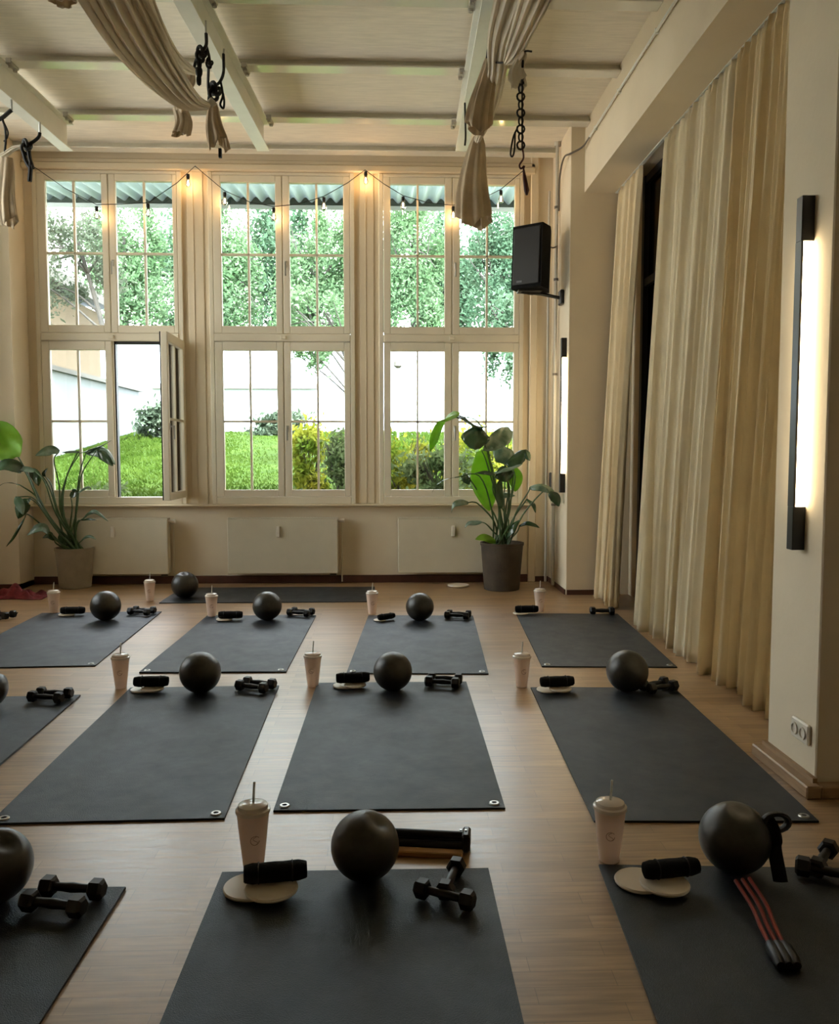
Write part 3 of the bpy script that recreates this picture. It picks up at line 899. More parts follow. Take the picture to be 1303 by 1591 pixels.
def put_db(px, py, rz, where, gap=.075, s_=1.0, cross=None):
    q = onZ(px, py, .03)
    d = Vector((-math.sin(rz), math.cos(rz), 0)) * gap / 2
    place(db, used, (q.x - d.x, q.y - d.y, .0105), rz, s_, label='nearer black dumbbell of the pair ' + where, cat='dumbbell', group='black dumbbells in pairs')
    if cross is None:
        place(db, used, (q.x + d.x, q.y + d.y, .0105), rz + .08, s_, label='further black dumbbell of the pair ' + where, cat='dumbbell', group='black dumbbells in pairs')
    else:
        place(db, used, (q.x + d.x * .2, q.y + .06, .0105 + .0), rz + cross, s_, label='further black dumbbell of the pair ' + where, cat='dumbbell', group='black dumbbells in pairs')


# front row
put_ball(567, 1333, 54.5, 'on the front middle mat, with a dented top', ball_dent, R(-10))
put_cup(394, 1345, 'behind the left corner of the front middle mat', 1.06)
put_towel(428, 1366, R(8), 'on the front middle mat', 2, 1.0, (-.085, .01, -.01, -.03))
put_db(700, 1384, R(-28), 'on the front middle mat', .10, .95, cross=R(100))
put_ball(1140, 1330, 56, 'on the front right mat', ball_dent2, 0)
put_cup(946, 1337, 'behind the left corner of the front right mat', 1.03)
put_towel(1042, 1358, R(8), 'on the front right mat', 2, .93, (-.10, .02, -.03, -.03))
put_db(1290, 1352, R(-30), 'at the right edge of the front right mat', .09, 1, cross=R(80))
put_ball(-8, 1356, 57, 'cut by the left edge on the front left mat', ball_dent, R(-20))
put_db(98, 1398, R(-14), 'on the front left mat', .10)
# second row
put_ball(311, 1048, 32, 'on the left second-row mat')
put_cup(188, 1069, 'behind the left second-row mat')
put_towel(235, 1063, R(2), 'on the left second-row mat')
put_db(397, 1067, R(-24), 'on the left second-row mat', .09)
put_ball(610, 1049, 30.5, 'on the middle second-row mat', None, 1)
put_cup(486, 1066, 'behind the middle second-row mat')
put_towel(548, 1057, R(8), 'on the middle second-row mat')
put_db(689, 1060, R(-16), 'on the middle second-row mat', .09)
put_ball(974, 1052, 33, 'on the second-row mat by the curtains', None, 2)
put_cup(810, 1067, 'behind the second-row mat by the curtains')
put_towel(865, 1063, R(5), 'on the second-row mat by the curtains')
put_db(1022, 1068, R(22), 'beside the ball on the mat by the curtains', .08)
put_ball(-22, 1070, 32, 'at the left edge on the second-row mat', ball_dent, 1)
put_db(78, 1083, R(-12), 'on the second-row mat cut by the left edge', .09)
# third row
put_ball(164, 941, 23, 'on the leftmost third-row mat')
put_cup(84, 953, 'behind the leftmost third-row mat')
put_towel(113, 949, R(3), 'on the leftmost third-row mat', 1)
put_db(220, 951, R(-18), 'on the leftmost third-row mat', .09)
put_ball(415, 943, 22.5, 'on the third-row mat left of centre', None, 1)
put_cup(329, 959, 'behind the third-row mat left of centre')
put_towel(358, 956, R(2), 'on the third-row mat left of centre', 1)
put_db(467, 953, R(-22), 'on the third-row mat left of centre', .09)
put_ball(652, 946, 22, 'on the third-row mat right of centre', None, 2)
put_cup(578, 954, 'behind the third-row mat right of centre')
put_towel(600, 957, R(35), 'on the third-row mat right of centre', 1, .8)
put_db(711, 957, R(-18), 'on the third-row mat right of centre', .09)
put_cup(838, 950, 'behind the third-row mat by the curtains')
put_towel(818, 947, R(2), 'on the third-row mat by the curtains', 1)
put_db(935, 951, R(-6), 'on the third-row mat by the curtains', .03)
put_db(2, 957, R(-20), 'at the far left edge, third row', .08)
# crosswise mat
put_ball(287, 909, 20.5, 'on the crosswise mat by the radiators', ball_dent2, 0)
put_cup(233, 934, 'beside the crosswise mat by the radiators')

# folded bars behind the front middle ball
q0, q1 = onZ(527, 1302, .03), onZ(728, 1312, .03)
t = thing('folding_exercise_bar', loc=(q0.x, q0.y, 0), rz=math.atan2(q1.y - q0.y, q1.x - q0.x), label='bundle of folded black and wooden bars behind the dented ball', cat='exercise bar')
L = (q1 - q0).length
for y, z in ((.045, .022), (0.0, .022), (.022, .052)):
    b = MB().sweep([(0, y, z), (L, y, z)], .015, seg=12); b.build('black_bar', M['black'], t, smooth=True)
MB().box((.02, -.062, .001), (L - .02, -.022, .022), .004).build('wooden_bar', M['woodbar'], t)
for x in (.0, L - .025):
    b = MB().box((x, -.02, .004), (x + .03, .062, .072), .008); b.build('end_bracket', M['blackmetal'], t)
b = MB()
for x in (L - .03, L - .012):
    b.lathe([(.005, 0), (.005, .004)], (x, .02, .0715), 8)
b.build('bolt', M['silver'], t)

# red tubes with black grips on the front right mat
t = thing('resistance_tubes', label='red resistance tubes with black grips draped beside the front right ball', cat='resistance tube')
bc = [o for o in bpy.data.objects if o.get('label', '').endswith('on the front right mat') and o.get('category') == 'exercise ball'][0]
br_ = bc.scale[0]; bl = Vector(bc.location)
for k, dx in enumerate((-.022, .0, .022)):
    a = onZ(1178 + dx * 500, 1415, .03); e = onZ(1205 + dx * 500, 1468, .02 + .0 * k)
    a.z = .045 + .004 * k; e.z = .026
    MB().sweep(smoothpath([a + Vector((-.01, .10, .03)), a, (a + e) / 2 + Vector((0, 0, -.004)), e]), .0065, seg=8).build('tube', M['redtube'], t, smooth=True)
    g = onZ(1226 + dx * 560, 1500, .03); g.z = .028
    MB().sweep([e, e + (g - e) * .2, e + (g - e) * .8, g], [.010, .018, .018, .012], seg=10).build('grip', M['black'], t, smooth=True)
pth = []
for a in range(-8, 100, 12):
    an = R(a); dirv = Vector((math.cos(an) * .92, -.40 * math.cos(an), math.sin(an)))
    pth.append(bl + dirv.normalized() * (br_ + .010))
pth = [p_ for p_ in pth if p_.z > .03]
st = [Vector((pth[0].x - .01, pth[0].y - .07, .03))] + pth[:5]
MB().sweep(smoothpath(st, 4), .024, .010, seg=10).build('strap', M['blackmat'], t, smooth=True)
hp = bl + Vector((.80, -.25, .45)).normalized() * (br_ + .03)
b = MB(); b.torus(hp, .042, .013, 'y', 16, 8, 1, .7); b.build('handle_loop', M['black'], t, smooth=True)

# white disc on the floor by the brown pot
q = onZ(712, 911, 0)
place(disc, used, (q.x, q.y, .001), 0, 1.35, label='pale round disc lying on the floor left of the brown pot', cat='sliding disc', group='loose discs')

# red blanket
q = onZ(8, 928, 0)
def blf(u, v):
    x = -.62 + 1.05 * u; y = -.16 + .34 * v
    e = min(1, 6 * min(u, 1 - u)) * min(1, 5 * min(v, 1 - v))
    z = .005 + e * (.045 + .035 * math.sin(x * 17 + y * 9) + .025 * math.sin(y * 31 - x * 8) + .022 * math.sin(x * 41 + 1.3 + 6 * math.sin(y * 9)))
    return (x, y + .02 * math.sin(x * 14), max(.003, z))
t = thing('red_blanket', loc=(q.x, q.y, 0), label='crumpled dark red blanket on the floor at the left pier', cat='blanket')
MB().grid(blf, 60, 26).build('cloth', M['red'], t, smooth=True, solid=.004)

# ------------------------------------------------------------------ plants
def leaf_blade(mid, width, side, droop=.25, n=12, fold=.2, ripple=0):
    """blade along midrib points; side = direction of the half-width"""
    pts = smoothpath(mid, max(2, n // (len(mid) - 1))); N = len(pts) - 1
    b = MB(); sd = Vector(side).normalized()
    vs = []; fs = []; M_ = 6
    for i, p in enumerate(pts):
        t = i / N
        w_ = width * (math.sin(PI * min(1, t * .93 + .07)) ** .7) * (1 - .25 * t) if t < 1 else 0.002
        tg = (pts[min(i + 1, N)] - pts[max(i - 1, 0)]).normalized()
        s_ = (sd - tg * sd.dot(tg)).normalized(); nrm = s_.cross(tg)
        for j in range(-M_, M_ + 1):
            q = j / M_
            vs.append(p + s_ * (q * w_) + nrm * (abs(q) ** 1.3 * w_ * fold + ripple * w_ * math.sin(t * 14 + q * 5)) + Vector((0, 0, -droop * w_ * q * q)))
    K = 2 * M_ + 1
    for i in range(N):
        for j in range(K - 1): fs.append((i * K + j, i * K + j + 1, (i + 1) * K + j + 1, (i + 1) * K + j))
    return b.add(vs, fs)


def plant(name, potc, pr, ph, potm, label, leaves, Yd):
    t = thing(name, loc=(potc.x, potc.y, 0), label=label, cat='potted plant')
    inv = lambda p: Vector(p) - Vector((potc.x, potc.y, 0))
    pot = MB().lathe([(pr * .80, 0), (pr * .84, .004), (pr * .92, ph * .5), (pr, ph - .03), (pr * 1.03, ph - .028), (pr * 1.04, ph), (pr * .95, ph), (pr * .93, ph - .04), (.001, ph - .045)], seg=40)
    pot.build('pot', potm, t, smooth=True)
    MB().lathe([(.001, ph - .03), (pr * .93, ph - .038)], seg=24, wob=lambda a, z: 1).build('soil', M['soil'], t)
    rnd = random.Random(5)
    for lf in leaves:
        stem, mid, wpx, m_, sd = lf[:5]
        dy = lf[5] if len(lf) > 5 else 0
        if mid[-1][0] > 840: dy -= .12; mid = [(p[0] - 3, p[1], (p[2] if len(p) > 2 else 0) - .12) for p in mid]
        if mid[-1][0] < 50: dy -= .34; mid = [(p[0], p[1], (p[2] if len(p) > 2 else 0) - .34) for p in mid]
        k = Yd / F
        root = Vector((potc.x + rnd.uniform(-.09, .09), potc.y + rnd.uniform(-.08, .08), ph - .04))
        sp = [root] + [onY(x, y, Yd + dy * (i + 1) / (len(stem) + .01)) for i, (x, y) in enumerate(stem)]
        mp_ = [onY(p[0], p[1], Yd + (p[2] if len(p) > 2 else dy)) for p in mid]
        if stem or True:
            sp2 = smoothpath(sp + [mp_[0]], 5)
            st_o = MB().sweep([inv(p) for p in sp2], [.011 - .006 * i / len(sp2) for i in range(len(sp2))], seg=7).build('stem', M['stem'], t, smooth=True)
        o = leaf_blade([inv(p) for p in mp_], wpx * k / 2, sd, fold=lf[6] if len(lf) > 6 else .25, ripple=.06)
        o.build('leaf', M[m_], st_o, smooth=True, solid=.0015)
    return t


R_ = (1, 0, 0); RU = (1, 0, .5); RD = (1, .2, -.5); DY = (.2, 1, .1); DZ = (.2, .5, 1)
pc = onZ(783, 920, 0); pc.y += .2
leavesR = [
    ([(778, 800), (756, 720)], [(748, 700), (750, 735, .0), (756, 765, -.02), (760, 794, -.03)], 44, 'leaf_l', R_, -.05, .15),
    ([(775, 790), (757, 700), (728, 655)], [(713, 645), (695, 648, .1), (680, 668, .12), (668, 702, .1)], 36, 'leaf_l', (.7, .5, .6), 0, .2),
    ([(775, 790), (760, 715), (746, 672)], [(740, 662), (739, 675, -.1), (738, 699, -.12)], 50, 'leaf', R_, -.05, .25),
    ([(775, 790), (758, 700), (742, 655)], [(706, 646, .05), (722, 650, .0), (742, 662, -.06), (760, 662, -.1)], 16, 'leaf', DY, .0, .25),
    ([(783, 800), (785, 730)], [(792, 666, .1), (780, 676, .05), (766, 688, .0), (750, 700, -.06)], 34, 'leaf_g', DZ, .1, .3),
    ([(785, 800), (790, 745)], [(770, 690, .1), (785, 705, .05), (792, 722, .05)], 36, 'leaf_g', R_, .1, .3),
    ([(788, 800), (800, 740)], [(786, 722, .0), (800, 712, .0), (815, 702, .0), (823, 716, -.05)], 24, 'leaf', DZ, 0, .3),
    ([(788, 800), (790, 750)], [(766, 734, -.06), (782, 728, -.1), (798, 724, -.1), (812, 720, -.1)], 20, 'leaf_g', DY, -.05, .3),
    ([(788, 800), (788, 750)], [(780, 724, -.1), (784, 736, -.12), (786, 749, -.12)], 32, 'leaf', R_, -.05, .2),
    ([(790, 800), (795, 760)], [(798, 726, .05), (801, 742, .06), (800, 764, .06)], 26, 'leaf_l', R_, .05, .15),
    ([(800, 800), (820, 765)], [(826, 757, -.05), (843, 754, -.1), (862, 762, -.1), (873, 786, -.12)], 18, 'leaf_g', (.0, .7, .7), -.05, .3),
    ([(812, 800), (845, 762)], [(856, 765, -.15), (866, 772, -.16), (871, 787, -.16)], 18, 'leaf', R_, -.1, .2),
    ([(768, 800), (740, 760), (728, 742)], [(722, 735), (724, 742, -.05), (729, 753, -.05)], 16, 'leaf', R_, 0, .2),
    ([(765, 800), (745, 740)], [(706, 742, -.1), (692, 745, -.12), (680, 752, -.12), (671, 765, -.12)], 6, 'leaf', DY, -.1, .2),
    ([(768, 812), (745, 785), (735, 780)], [(727, 781), (715, 780, -.05), (706, 784, -.06), (701, 797, -.06)], 12, 'leaf_g', DZ, 0, .3),
    ([(770, 830), (756, 815)], [(748, 811), (738, 812, -.05), (728, 813, -.05), (722, 820, -.05)], 9, 'leaf_g', DZ, -.05, .3),
    ([(772, 840)], [(770, 842, -.12), (752, 834, -.15), (738, 838, -.15)], 14, 'leaf_l', DZ, -.1, .2),
    ([(800, 830), (806, 820)], [(806, 817), (818, 812, -.1), (830, 815, -.12), (838, 820, -.12)], 8, 'leaf', DZ, -.05, .2),
    ([(783, 830)], [(786, 835, -.1), (795, 820, -.13), (806, 808, -.13)], 16, 'leaf', DZ, -.1, .2),
    ([(795, 810), (815, 780)], [(818, 775), (828, 783, -.1), (832, 797, -.1)], 8, 'leaf', R_, -.05, .2),
    ([(780, 810)], [(774, 772, .05), (783, 768, .05), (800, 770, .0)], 12, 'leaf_g', DZ, 0, .2),
    ([(775, 790), (765, 760)], [(770, 738, -.15), (755, 734, -.15), (738, 735, -.15)], 8, 'leaf', DZ, -.1, .2),
    ([(790, 815), (780, 790)], [(778, 790), (775, 760, -.1), (778, 742, -.1)], 14, 'leaf', R_, -.1, .2),
]
plant('potted_plant', pc, .225, .505, M['pot_r'], 'large-leaved plant in a dark brown pot by the right window', leavesR, pc.y)
pc = onZ(108, 916, 0); pc.y += .17
leavesL = [
    ([(75, 800), (45, 740), (25, 705)], [(22, 712), (12, 690, .05), (2, 668, .05), (-14, 655, .05)], 52, 'leaf_l', (.6, .3, .7), .1, .2),
    ([(72, 800), (42, 738)], [(34, 732), (22, 722, -.05), (5, 722, -.1), (-15, 738, -.1)], 22, 'leaf', DZ, 0, .3),
    ([(88, 800), (70, 750)], [(54, 732), (40, 728, 0), (22, 728, 0)], 10, 'leaf_g', DZ, 0, .3),
    ([(90, 800), (72, 748)], [(46, 728, -.05), (55, 738, -.05), (60, 755, -.05)], 18, 'leaf', R_, 0, .3),
    ([(96, 800), (92, 755), (84, 715)], [(92, 702), (80, 698, 0), (68, 702, -.05), (55, 708, -.08)], 17, 'leaf_g', DZ, 0, .3),
    ([(96, 790), (102, 745), (118, 708)], [(124, 702), (110, 702, .05), (96, 703, .08)], 5, 'leaf_g', DZ, .05, .3),
    ([(98, 790), (104, 740)], [(124, 704), (135, 700, -.05), (145, 696, -.05), (158, 692, -.05), (173, 684, -.05)], 8, 'leaf', DY, 0, .3),
    ([(118, 800), (123, 740)], [(134, 702), (150, 698, -.05), (165, 704, -.08), (179, 722, -.08)], 20, 'leaf_g', DZ, 0, .35),
    ([(118, 800), (126, 740)], [(150, 699, -.1), (162, 708, -.12), (176, 724, -.13)], 16, 'leaf', R_, 0, .3),
    ([(85, 820), (60, 785)], [(46, 774), (36, 776, -.05), (32, 790, -.08), (28, 806, -.08)], 26, 'leaf', R_, 0, .3),
    ([(85, 820), (55, 776)], [(24, 772, -.1), (30, 782, -.1), (36, 800, -.1)], 16, 'leaf_g', R_, 0, .3),
    ([(80, 812), (60, 775), (35, 756)], [(25, 752), (14, 750, 0), (4, 752, 0), (-8, 760, 0)], 5, 'leaf', DY, 0, .3),
    ([(88, 840), (80, 828)], [(76, 828), (66, 818, -.05), (55, 822, -.08), (42, 832, -.08)], 15, 'leaf_g', DZ, 0, .3),
    ([(88, 845)], [(84, 838), (75, 832, -.1), (66, 836, -.1)], 9, 'leaf', DZ, 0, .3),
    ([(80, 830), (45, 800)], [(38, 805), (28, 822, -.05), (20, 836, -.05), (10, 849, -.05)], 5, 'leaf', R_, 0, .3),
    ([(118, 840), (120, 815)], [(128, 806), (138, 796, -.05), (150, 795, -.08), (168, 810, -.1)], 8, 'leaf_g', DZ, 0, .3),
    ([(116, 840), (120, 812)], [(126, 808), (138, 806, -.05), (150, 808, -.08)], 4, 'leaf', DZ, 0, .3),
    ([(120, 850)], [(124, 842), (132, 834, -.05), (141, 833, -.08), (149, 838, -.1)], 6, 'leaf_g', DZ, 0, .3),
    ([(108, 830), (112, 790)], [(110, 772), (116, 764, 0), (112, 760, 0)], 12, 'leaf', R_, 0, .3),
    ([(116, 830), (118, 790)], [(120, 766), (132, 758, 0), (142, 757, 0)], 5, 'leaf_g', DZ, 0, .3),
    ([(92, 800), (80, 755)], [(70, 740, 0), (68, 735, 0), (74, 727, 0)], 6, 'leaf', R_, 0, .3),
    ([(100, 845)], [(94, 845, -.1), (96, 832, -.1), (92, 825, -.1)], 12, 'leaf', R_, 0, .3),
]
plant('potted_plant', pc, .197, .435, M['pot_l'], 'tall thin-stemmed plant in a beige pot by the left window', leavesL, pc.y)

# ------------------------------------------------------------------ aerial hammocks
def swag(parent, pts, wid, thk, lobes, amp, m, name='cloth_swag', n=8, seg=56, ph=0):
    p = smoothpath(pts, n); N = len(p)
    ip = lambda L, t: L[min(int(t * (len(L) - 1)), len(L) - 2)] * (1 - (t * (len(L) - 1) - min(int(t * (len(L) - 1)), len(L) - 2))) + L[min(int(t * (len(L) - 1)), len(L) - 2) + 1] * (t * (len(L) - 1) - min(int(t * (len(L) - 1)), len(L) - 2))
    ws = [ip(wid, i / (N - 1)) for i in range(N)]; ts = [ip(thk, i / (N - 1)) for i in range(N)]
    b = MB().sweep(p, ws, ts, seg=seg, lobes=lobes, amp=amp, up=(0, 1, .2), phase=ph, rip=.022 if seg > 60 else 0)
    return b.build(name, m, parent, smooth=True)


def tail(parent, top, bottom, r0, r1, m, seed=0, n=10, flat=.6, ragged=.06):
    """hanging gathered cloth tail, narrow at the top"""
    rnd = random.Random(seed); top = Vector(top); bottom = Vector(bottom)
    seg = 96; vs = []; fs = []; k = rnd.choice((7, 8, 9)); ph = rnd.uniform(0, 6)
    rag = [rnd.uniform(-1, 1) for _ in range(seg)]
    for i in range(n + 1):
        t = i / n; c = top.lerp(bottom, t) + Vector((.015 * math.sin(t * 4 + ph), .01 * math.sin(t * 5), 0))
        r = r0 + (r1 - r0) * (t ** .6) * (1 - .12 * max(0, t - .8) * 5 * .5)
        for j in range(seg):
            a = 2 * PI * j / seg
            q = 1 + .11 * (.5 + t) * math.cos(k * a + ph + t) + .06 * t * math.cos((k * 2 + 1) * a + ph)
            dz = ragged * t ** 3 * (math.sin(a * 2 + ph) * .7 + rag[j] * .04 + .15 * math.cos(k * a + ph))
            vs.append((c.x + r * q * math.cos(a), c.y + r * q * flat * math.sin(a), c.z + dz))
    for i in range(n):
        for j in range(seg): fs.append((i * seg + j, i * seg + (j + 1) % seg, (i + 1) * seg + (j + 1) % seg, (i + 1) * seg + j))
    fs.append(tuple(range(seg)))
    return MB().add(vs, fs).build('cloth_tail', m, parent, smooth=True, solid=.003)


def cord(parent, pts, r=.010, m='cord', name='cord', n=6):
    return MB().sweep(smoothpath(pts, n), r, seg=7).build(name, M[m], parent, smooth=True)


def knot(parent, c, s_=.04, m='cord', seed=0, name='knot'):
    b = MB(); c = Vector(c); rnd = random.Random(seed); pts = []
    p, q = 2, 3
    for k in range(49):
        a = 2 * PI * k / 48
        r = s_ * (.6 + .35 * math.cos(q * a))
        pts.append(c + Vector((r * math.cos(p * a) * .8, s_ * .5 * math.sin(q * a), r * math.sin(p * a) * 1.15)))
    b.sweep(pts, s_ * .26, seg=7)
    return b.build(name, M[m], parent, smooth=True)


def daisy(parent, a, e, n, w_=.018, r=.006, m='cord'):
    """stitched loop strap"""
    b = MB(); a = Vector(a); e = Vector(e)
    for i in range(n):
        c = a.lerp(e, (i + .5) / n); h = (e - a).length / n * .5
        s_ = 1 if i % 2 else .55
        pts = [c + Vector((math.sin(t) * w_ * s_ - w_ * .4, .004 * math.cos(t * 2), math.cos(t) * h)) for t in [2 * PI * k / 12 for k in range(13)]]
        b.sweep(pts, r, seg=6)
    b.sweep([a, a.lerp(e, .5), e], r, seg=6)
    return b.build('loop_strap', M[m], parent, smooth=True)


Yh = 6.0
A = lambda x, y, Y=Yh: onY(x, y, Y)
# --- left of centre: two gathered swags knotted under the rail
t = thing('aerial_hammock', label='cream aerial hammock gathered in one wide swag to the central knot', cat='aerial hammock', group='aerial yoga hammocks tied under the ceiling')
swag(t, [A(150, -60, 4.9), A(178, 0, 5.1), A(214, 62, 5.35), A(254, 118, 5.7), (A(292, 156, 6.0)), A(322, 165, 6.2)], [.20, .18, .165, .13, .085, .03], [.06, .06, .06, .05, .04, .02], 34, .05, M['silk'], seg=220)
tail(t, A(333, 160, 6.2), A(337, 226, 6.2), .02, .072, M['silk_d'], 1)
MB().sweep([A(321, 164, 6.2), A(328, 158, 6.2), A(334, 166, 6.2)], [.022, .032, .026], seg=12).build('cloth_knot', M['silk'], t, smooth=True)
cord(t, [A(347, 84, 6.35), A(347, 112, 6.33), A(341, 128, 6.25), A(330, 136, 6.2), A(325, 150, 6.2), A(324, 164, 6.2)], .011)
knot(t, A(333, 142, 6.2), .055, seed=2)
cord(t, [A(343, 128, 6.2), A(346, 148, 6.2), A(342, 162, 6.2), A(347, 168, 6.2), A(348, 155, 6.2), A(345, 140, 6.2)], .008)
MB().box(A(339, 230, 6.22), A(345, 246, 6.25)).build('strap_end', M['cord'], t)
MB().sweep([A(347, 84, 6.35), A(348, 76, 6.35), (A(348, 76, 6.35).x, 6.35, zr0)], .007, seg=6).build('ring', M['silver'], t)
t = thing('aerial_hammock', label='cream aerial hammock behind, gathered in a narrow swag to the upper knot', cat='aerial hammock', group='aerial yoga hammocks tied under the ceiling')
swag(t, [A(196, -60, 5.2), A(218, 0, 5.4), A(240, 48, 5.6), A(266, 86, 5.9), A(288, 104, 6.1), A(303, 112, 6.2)], [.10, .085, .075, .055, .04, .022], [.05, .045, .04, .035, .03, .02], 20, .05, M['silk'], ph=1, seg=160)
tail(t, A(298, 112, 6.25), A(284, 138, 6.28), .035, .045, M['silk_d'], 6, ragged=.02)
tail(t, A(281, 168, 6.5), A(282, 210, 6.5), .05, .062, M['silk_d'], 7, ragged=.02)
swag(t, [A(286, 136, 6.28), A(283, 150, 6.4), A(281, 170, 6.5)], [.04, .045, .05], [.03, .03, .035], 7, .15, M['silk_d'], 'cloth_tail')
cord(t, [A(320, 52, 5.95), A(320, 70, 5.95), A(312, 82, 6.0), A(304, 96, 6.1), A(302, 110, 6.2)], .012)
knot(t, A(312, 84, 5.98), .045, seed=4)
daisy(t, A(311, 92, 5.98), A(310, 131, 5.98), 3, .014, .011)
cord(t, [A(320, 70, 5.98), A(325, 90, 6.0), A(324, 105, 6.05), A(323, 130, 6.15), A(324, 142, 6.2)], .010)
knot(t, A(325, 98, 6.0), .03, seed=9)
MB().sweep([A(320, 54, 5.95), (A(320, 54, 5.95).x, 5.95, zr0)], .007, seg=6).build('ring', M['silver'], t)
b = thing('aerial_hammock', label='only the lower tip of a beige cloth tail at the top left', cat='aerial hammock', group='aerial yoga hammocks tied under the ceiling')
cord(b, [A(100, -38, 5.6), A(99, -50, 5.6), (A(100, -40, 5.6).x, 5.6, ZC)], .012)
tail(b, A(100, -40, 5.6), A(100, 5, 5.6), .04, .085, M['silk_d'], 12, ragged=.02)

# --- far left
t = thing('aerial_hammock', label='beige hammock tail and black cords hanging at the far left edge', cat='aerial hammock', group='aerial yoga hammocks tied under the ceiling')
Yl = 7.0
cord(t, [A(62, 206, Yl), A(60, 213, Yl), A(52, 220, Yl), A(42, 225, Yl)], .013)
knot(t, A(41, 228, Yl), .05, seed=3)
cord(t, [A(36, 236, Yl), A(40, 250, Yl), A(47, 262, Yl)], .016)
cord(t, [A(44, 228, Yl), A(46, 246, Yl), A(51, 262, Yl)], .016)
cord(t, [A(48, 252, Yl), A(47, 268, Yl), A(46, 282, Yl)], .018)
swag(t, [A(-14, 252, Yl), A(5, 242, Yl), A(22, 231, Yl), A(36, 227, Yl)], [.03, .022, .018, .012], [.02, .018, .015, .012], 7, .15, M['silk'])
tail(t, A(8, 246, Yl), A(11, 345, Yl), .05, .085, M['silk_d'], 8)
cord(t, [A(-14, 190, Yl), A(2, 184, Yl), A(12, 176, Yl), A(18, 171, Yl)], .016)
cord(t, [A(4, 186, Yl), A(8, 200, Yl), A(9, 218, Yl), A(7, 240, Yl)], .009)
cord(t, [A(4, 186, Yl), A(12, 204, Yl), A(11, 214, Yl), A(6, 220, Yl)], .006)
b = MB()
for x, y in ((62, 206), (18, 171)):
    q = A(x, y, Yl); b.sweep([q, q + Vector((0, 0, .08))], .009, seg=6)
b.build('ring', M['silver'], t)

# --- right rail
Yr = 6.0
t = thing('aerial_hammock', label='cream hammock with long tail hanging nearest the loudspeaker', cat='aerial hammock', group='aerial yoga hammocks tied under the ceiling')
swag(t, [A(812, -50, 5.2), A(796, 0, 5.35), A(778, 60, 5.6), (A(772, 110, 5.8)), A(765, 150, 6.2), A(752, 190, 6.5), A(740, 222, 6.7)], [.13, .11, .085, .06, .06, .05, .02], [.06, .055, .05, .04, .04, .03, .02], 20, .06, M['silk'], seg=160)
tail(t, A(741, 212, 6.7), A(736, 345, 6.7), .035, .135, M['silk_d'], 21, ragged=.07)
cord(t, [A(722, 160, 6.9), A(723, 200, 6.88), A(723, 215, 6.86), A(722, 226, 6.86)], .008, 'cord')
knot(t, A(730, 186, 6.8), .028, seed=5)
t = thing('aerial_hammock', label='cream hammock with a short fat tail tied high on the right rail', cat='aerial hammock', group='aerial yoga hammocks tied under the ceiling')
tail(t, A(760, 84, 5.9), A(747, 200, 5.9), .03, .088, M['silk_d'], 22, ragged=.05)
swag(t, [A(772, 60, 5.9), A(768, 78, 5.9), A(764, 96, 5.9), A(762, 110, 5.9)], [.02, .035, .04, .03], [.02, .03, .03, .02], 6, .2, M['silk_d'], 'cloth_knot')
cord(t, [A(773, -30, 5.6), A(771, 6, 5.6), A(775, 30, 5.65), A(776, 48, 5.7), A(770, 62, 5.8), A(760, 72, 5.85), A(757, 92, 5.9)], .013)
daisy(t, A(772, 4, 5.6), A(775, 50, 5.68), 4, .018, .010)
knot(t, A(768, 56, 5.8), .05, seed=6)
cord(t, [A(775, 50, 5.75), A(778, 62, 5.85), A(772, 75, 5.9)], .014)
t = thing('aerial_hammock', label='pale sheer hammock swag at the top right of the rail', cat='aerial hammock', group='aerial yoga hammocks tied under the ceiling')
swag(t, [A(850, -50, 5.0), A(830, 0, 5.15), A(812, 45, 5.35), A(798, 78, 5.5), A(786, 98, 5.6)], [.11, .09, .07, .055, .02], [.05, .045, .04, .03, .015], 20, .06, M['silk'], seg=160)
swag(t, [A(786, 98, 5.6), A(798, 95, 5.55), A(808, 88, 5.5), A(815, 80, 5.45)], [.012, .02, .03, .02], [.01, .015, .02, .01], 5, .15, M['silk_d'], 'cloth_knot')
tail(t, A(812, 84, 5.5), A(802, 132, 5.5), .02, .055, M['silk'], 31, flat=.4)
cord(t, [A(770, 97, 5.7), A(780, 97, 5.62), A(800, 92, 5.55), A(815, 80, 5.45), A(826, 80, 5.45)], .006)
t = thing('loop_strap', label='black strap of many loops with a dark red end, above the loudspeaker', cat='strap')
daisy(t, A(811, 106, 5.5), A(811, 232, 5.5), 10, .024, .0065)
cord(t, [A(803, 200, 5.5), A(797, 214, 5.5), A(793, 238, 5.5), A(796, 243, 5.5), A(799, 232, 5.5), A(800, 205, 5.5)], .006)
cord(t, [A(811, 228, 5.5), A(813, 245, 5.5), A(807, 256, 5.5), A(809, 262, 5.5), A(814, 258, 5.5), A(813, 262, 5.5)], .006, 'cord_r')
MB().sweep([A(813, 262, 5.5), A(815, 278, 5.5), A(818, 296, 5.5), A(818, 303, 5.5)], [.006, .013, .017, .008], seg=10).build('strap_end', M['cord_r'], t, smooth=True)
MB().sweep([A(811, 106, 5.5), A(812, 80, 5.5)], .010, seg=6).build('ring', M['cord'], t)

# ------------------------------------------------------------------ outdoors
def ground_z(y):
    if y < 10: return .42
    t = min(1, (y - 10) / 14); return .42 + 1.62 * t


